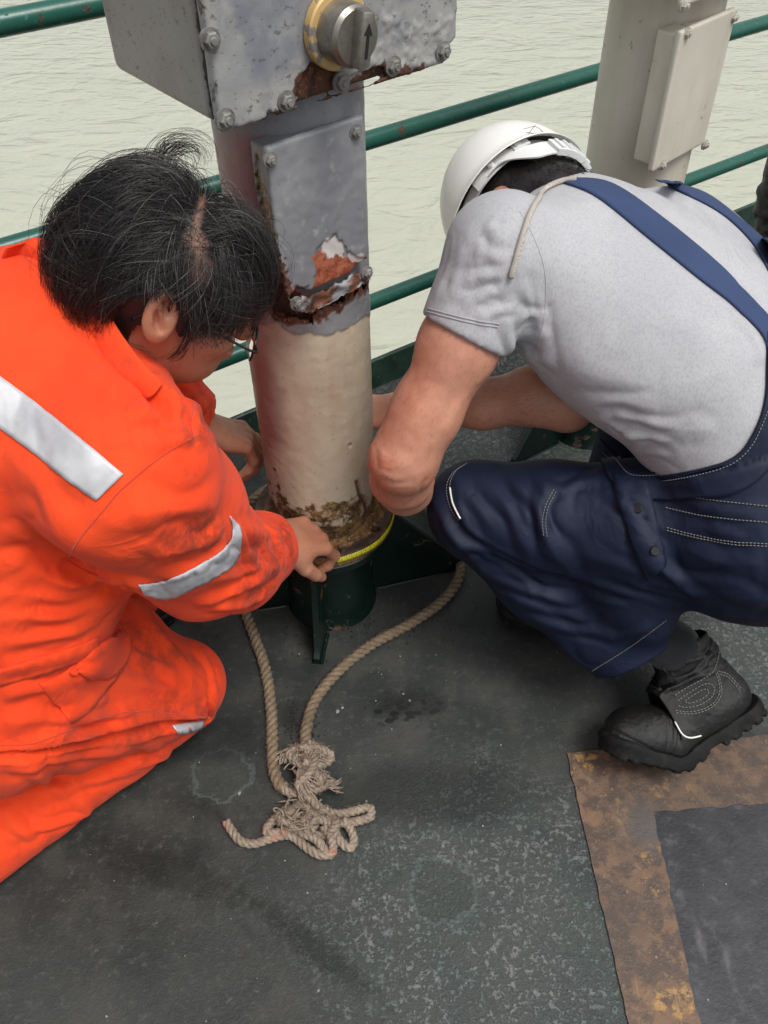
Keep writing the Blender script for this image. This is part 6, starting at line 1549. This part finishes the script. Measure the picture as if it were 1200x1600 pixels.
# ================================================================== third person, only a black sleeve in view
TP = empty('person', on_h(1420, 560, 0), 'person in black leather jacket, only an arm seen at the right edge', 'person')
sh = P(1290, 180, 1.75)
S = SDF(*bounds([P(1180, 240, 1.9), P(1330, 100, 1.9), P(1400, 520, 1.95)], .2), .007)
top = P(1268, 190, 1.84); elb = P(1226, 415, 1.93); low = P(1262, 560, 2.0)
S.chain([top, P(1234, 320, 1.90), elb], [.075, .064, .058], .03); S.chain([elb, P(1250, 480, 1.88)], [.058, .048], .02)
S.ell(P(1400, 250, 1.95), (.20, .14, .30), [np.array([1, 0, 0]), np.array([0, 1, 0]), np.array([0, 0, 1])], .05)
V, Q = S.nets(relax=2); tr = bvh(V, Q)
F3 = [([(1180, 290), (1200, 300), (1225, 295)], .010, .006), ([(1176, 325), (1200, 338), (1230, 330)], .010, .007), ([(1176, 350), (1200, 360), (1230, 352)], .009, .006), ([(1182, 260), (1205, 268), (1230, 262)], .010, .005), ([(1180, 375), (1205, 385), (1230, 378)], .009, .005)]
V = folds(V, Q, tr, F3); V = cloth_noise(V, Q, .003, 10, (1, 1, 1), 31); mesh('jacket', V, Q, M_BLACK, TP)
S = SDF(*bounds([P(1400, 250, 1.95), np.array(P(1400, 250, 1.95))*[1, 1, 0], P(1380, 60, 1.9)], .2), .012); c3 = P(1400, 250, 1.95)
foot = np.array([c3[0], c3[1], 0])
for sx in (-.1, .1): S.chain([c3+[sx, 0, -.28], foot+[sx, .12, .45], foot+[sx, 0, .09]], [.10, .08, .06], .03); S.cone(foot+[sx, 0, .05], foot+[sx-.02, .18, .035], .045, .035, .02)
V, Q = S.nets(relax=1); mesh('trousers', V, Q, T_NAVY, TP)
S = SDF(*bounds([c3+[0, 0, .42]], .2), .008); S.ell(c3+[0, .03, .46], (.08, .098, .12), None, .02); S.cone(c3+[0, 0, .25], c3+[0, .02, .40], .06, .055, .03); S.cone(c3+[0, .12, .45], c3+[0, .14, .43], .012, .014, .01)
for sx in (-1, 1): S.ell(c3+[.08*sx, .03, .46], (.01, .02, .03), None, .006)
V, Q = S.nets(relax=2); o = mesh('body', V, Q, SK_L, TP); attr(o, 'blush', np.zeros(len(V)))
S = SDF(*bounds([c3+[0, 0, .46]], .18), .008); S.ell(c3+[0, .01, .49], (.086, .10, .11), None, .02); S.cut(c3+[0, .06, .52], (0, .8, -.5)); V, Q = S.nets(relax=2); o = mesh('hair', V, Q, M_HAIR, TP); attr(o, 'g', np.zeros(len(V)))
# ================================================================== loose paint flakes and grit lying on the deck
rnd = random.Random(8); mb = MB()
def flake(x, y, r):
    c = on_h(x, y, 0); n = rnd.randint(5, 8); a0 = rnd.uniform(0, 6.28); V = []
    for k in range(n):
        a = a0+k*6.283/n; rr = r*rnd.uniform(.5, 1.1); V.append(c+np.array([rr*math.cos(a), rr*math.sin(a), .0012+rnd.uniform(0, .0012)]))
    V2 = [v+np.array([0, 0, .0008]) for v in V]
    mb.add(V+V2, [tuple(range(n, 2*n)), tuple(range(n-1, -1, -1))]+[(i, (i+1) % n, (i+1) % n+n, i+n) for i in range(n)])
for (x, y, r) in ((527, 1112, .006), (535, 1106, .004), (374, 1240, .005), (630, 1085, .003), (587, 1096, .002), (612, 1140, .002), (640, 1095, .003)): flake(x, y, r)
for i in range(90):
    x, y = rnd.uniform(0, 1200), rnd.uniform(780, 1600); flake(x, y, abs(rnd.gauss(0, .0011))+.0006)
o = mb.build('paint_flakes', NT('pale_paint_chip').out((.22, .22, .20), .8), auto=0); o['kind'] = 'stuff'
mb = MB()
for i in range(240):
    k = rnd.choice(((458, 1130, 6, 22), (486, 1150, 8, 14), (600, 985, 60, 14), (480, 990, 16, 26), (520, 960, 80, 40)))
    flake(k[0]+rnd.gauss(0, k[2]), k[1]+rnd.gauss(0, k[3]), rnd.uniform(.0012, .0032))
o = mb.build('rust_grit', NT('dark_rust_grit').out((.018, .012, .010), .9), auto=0); o['kind'] = 'stuff'
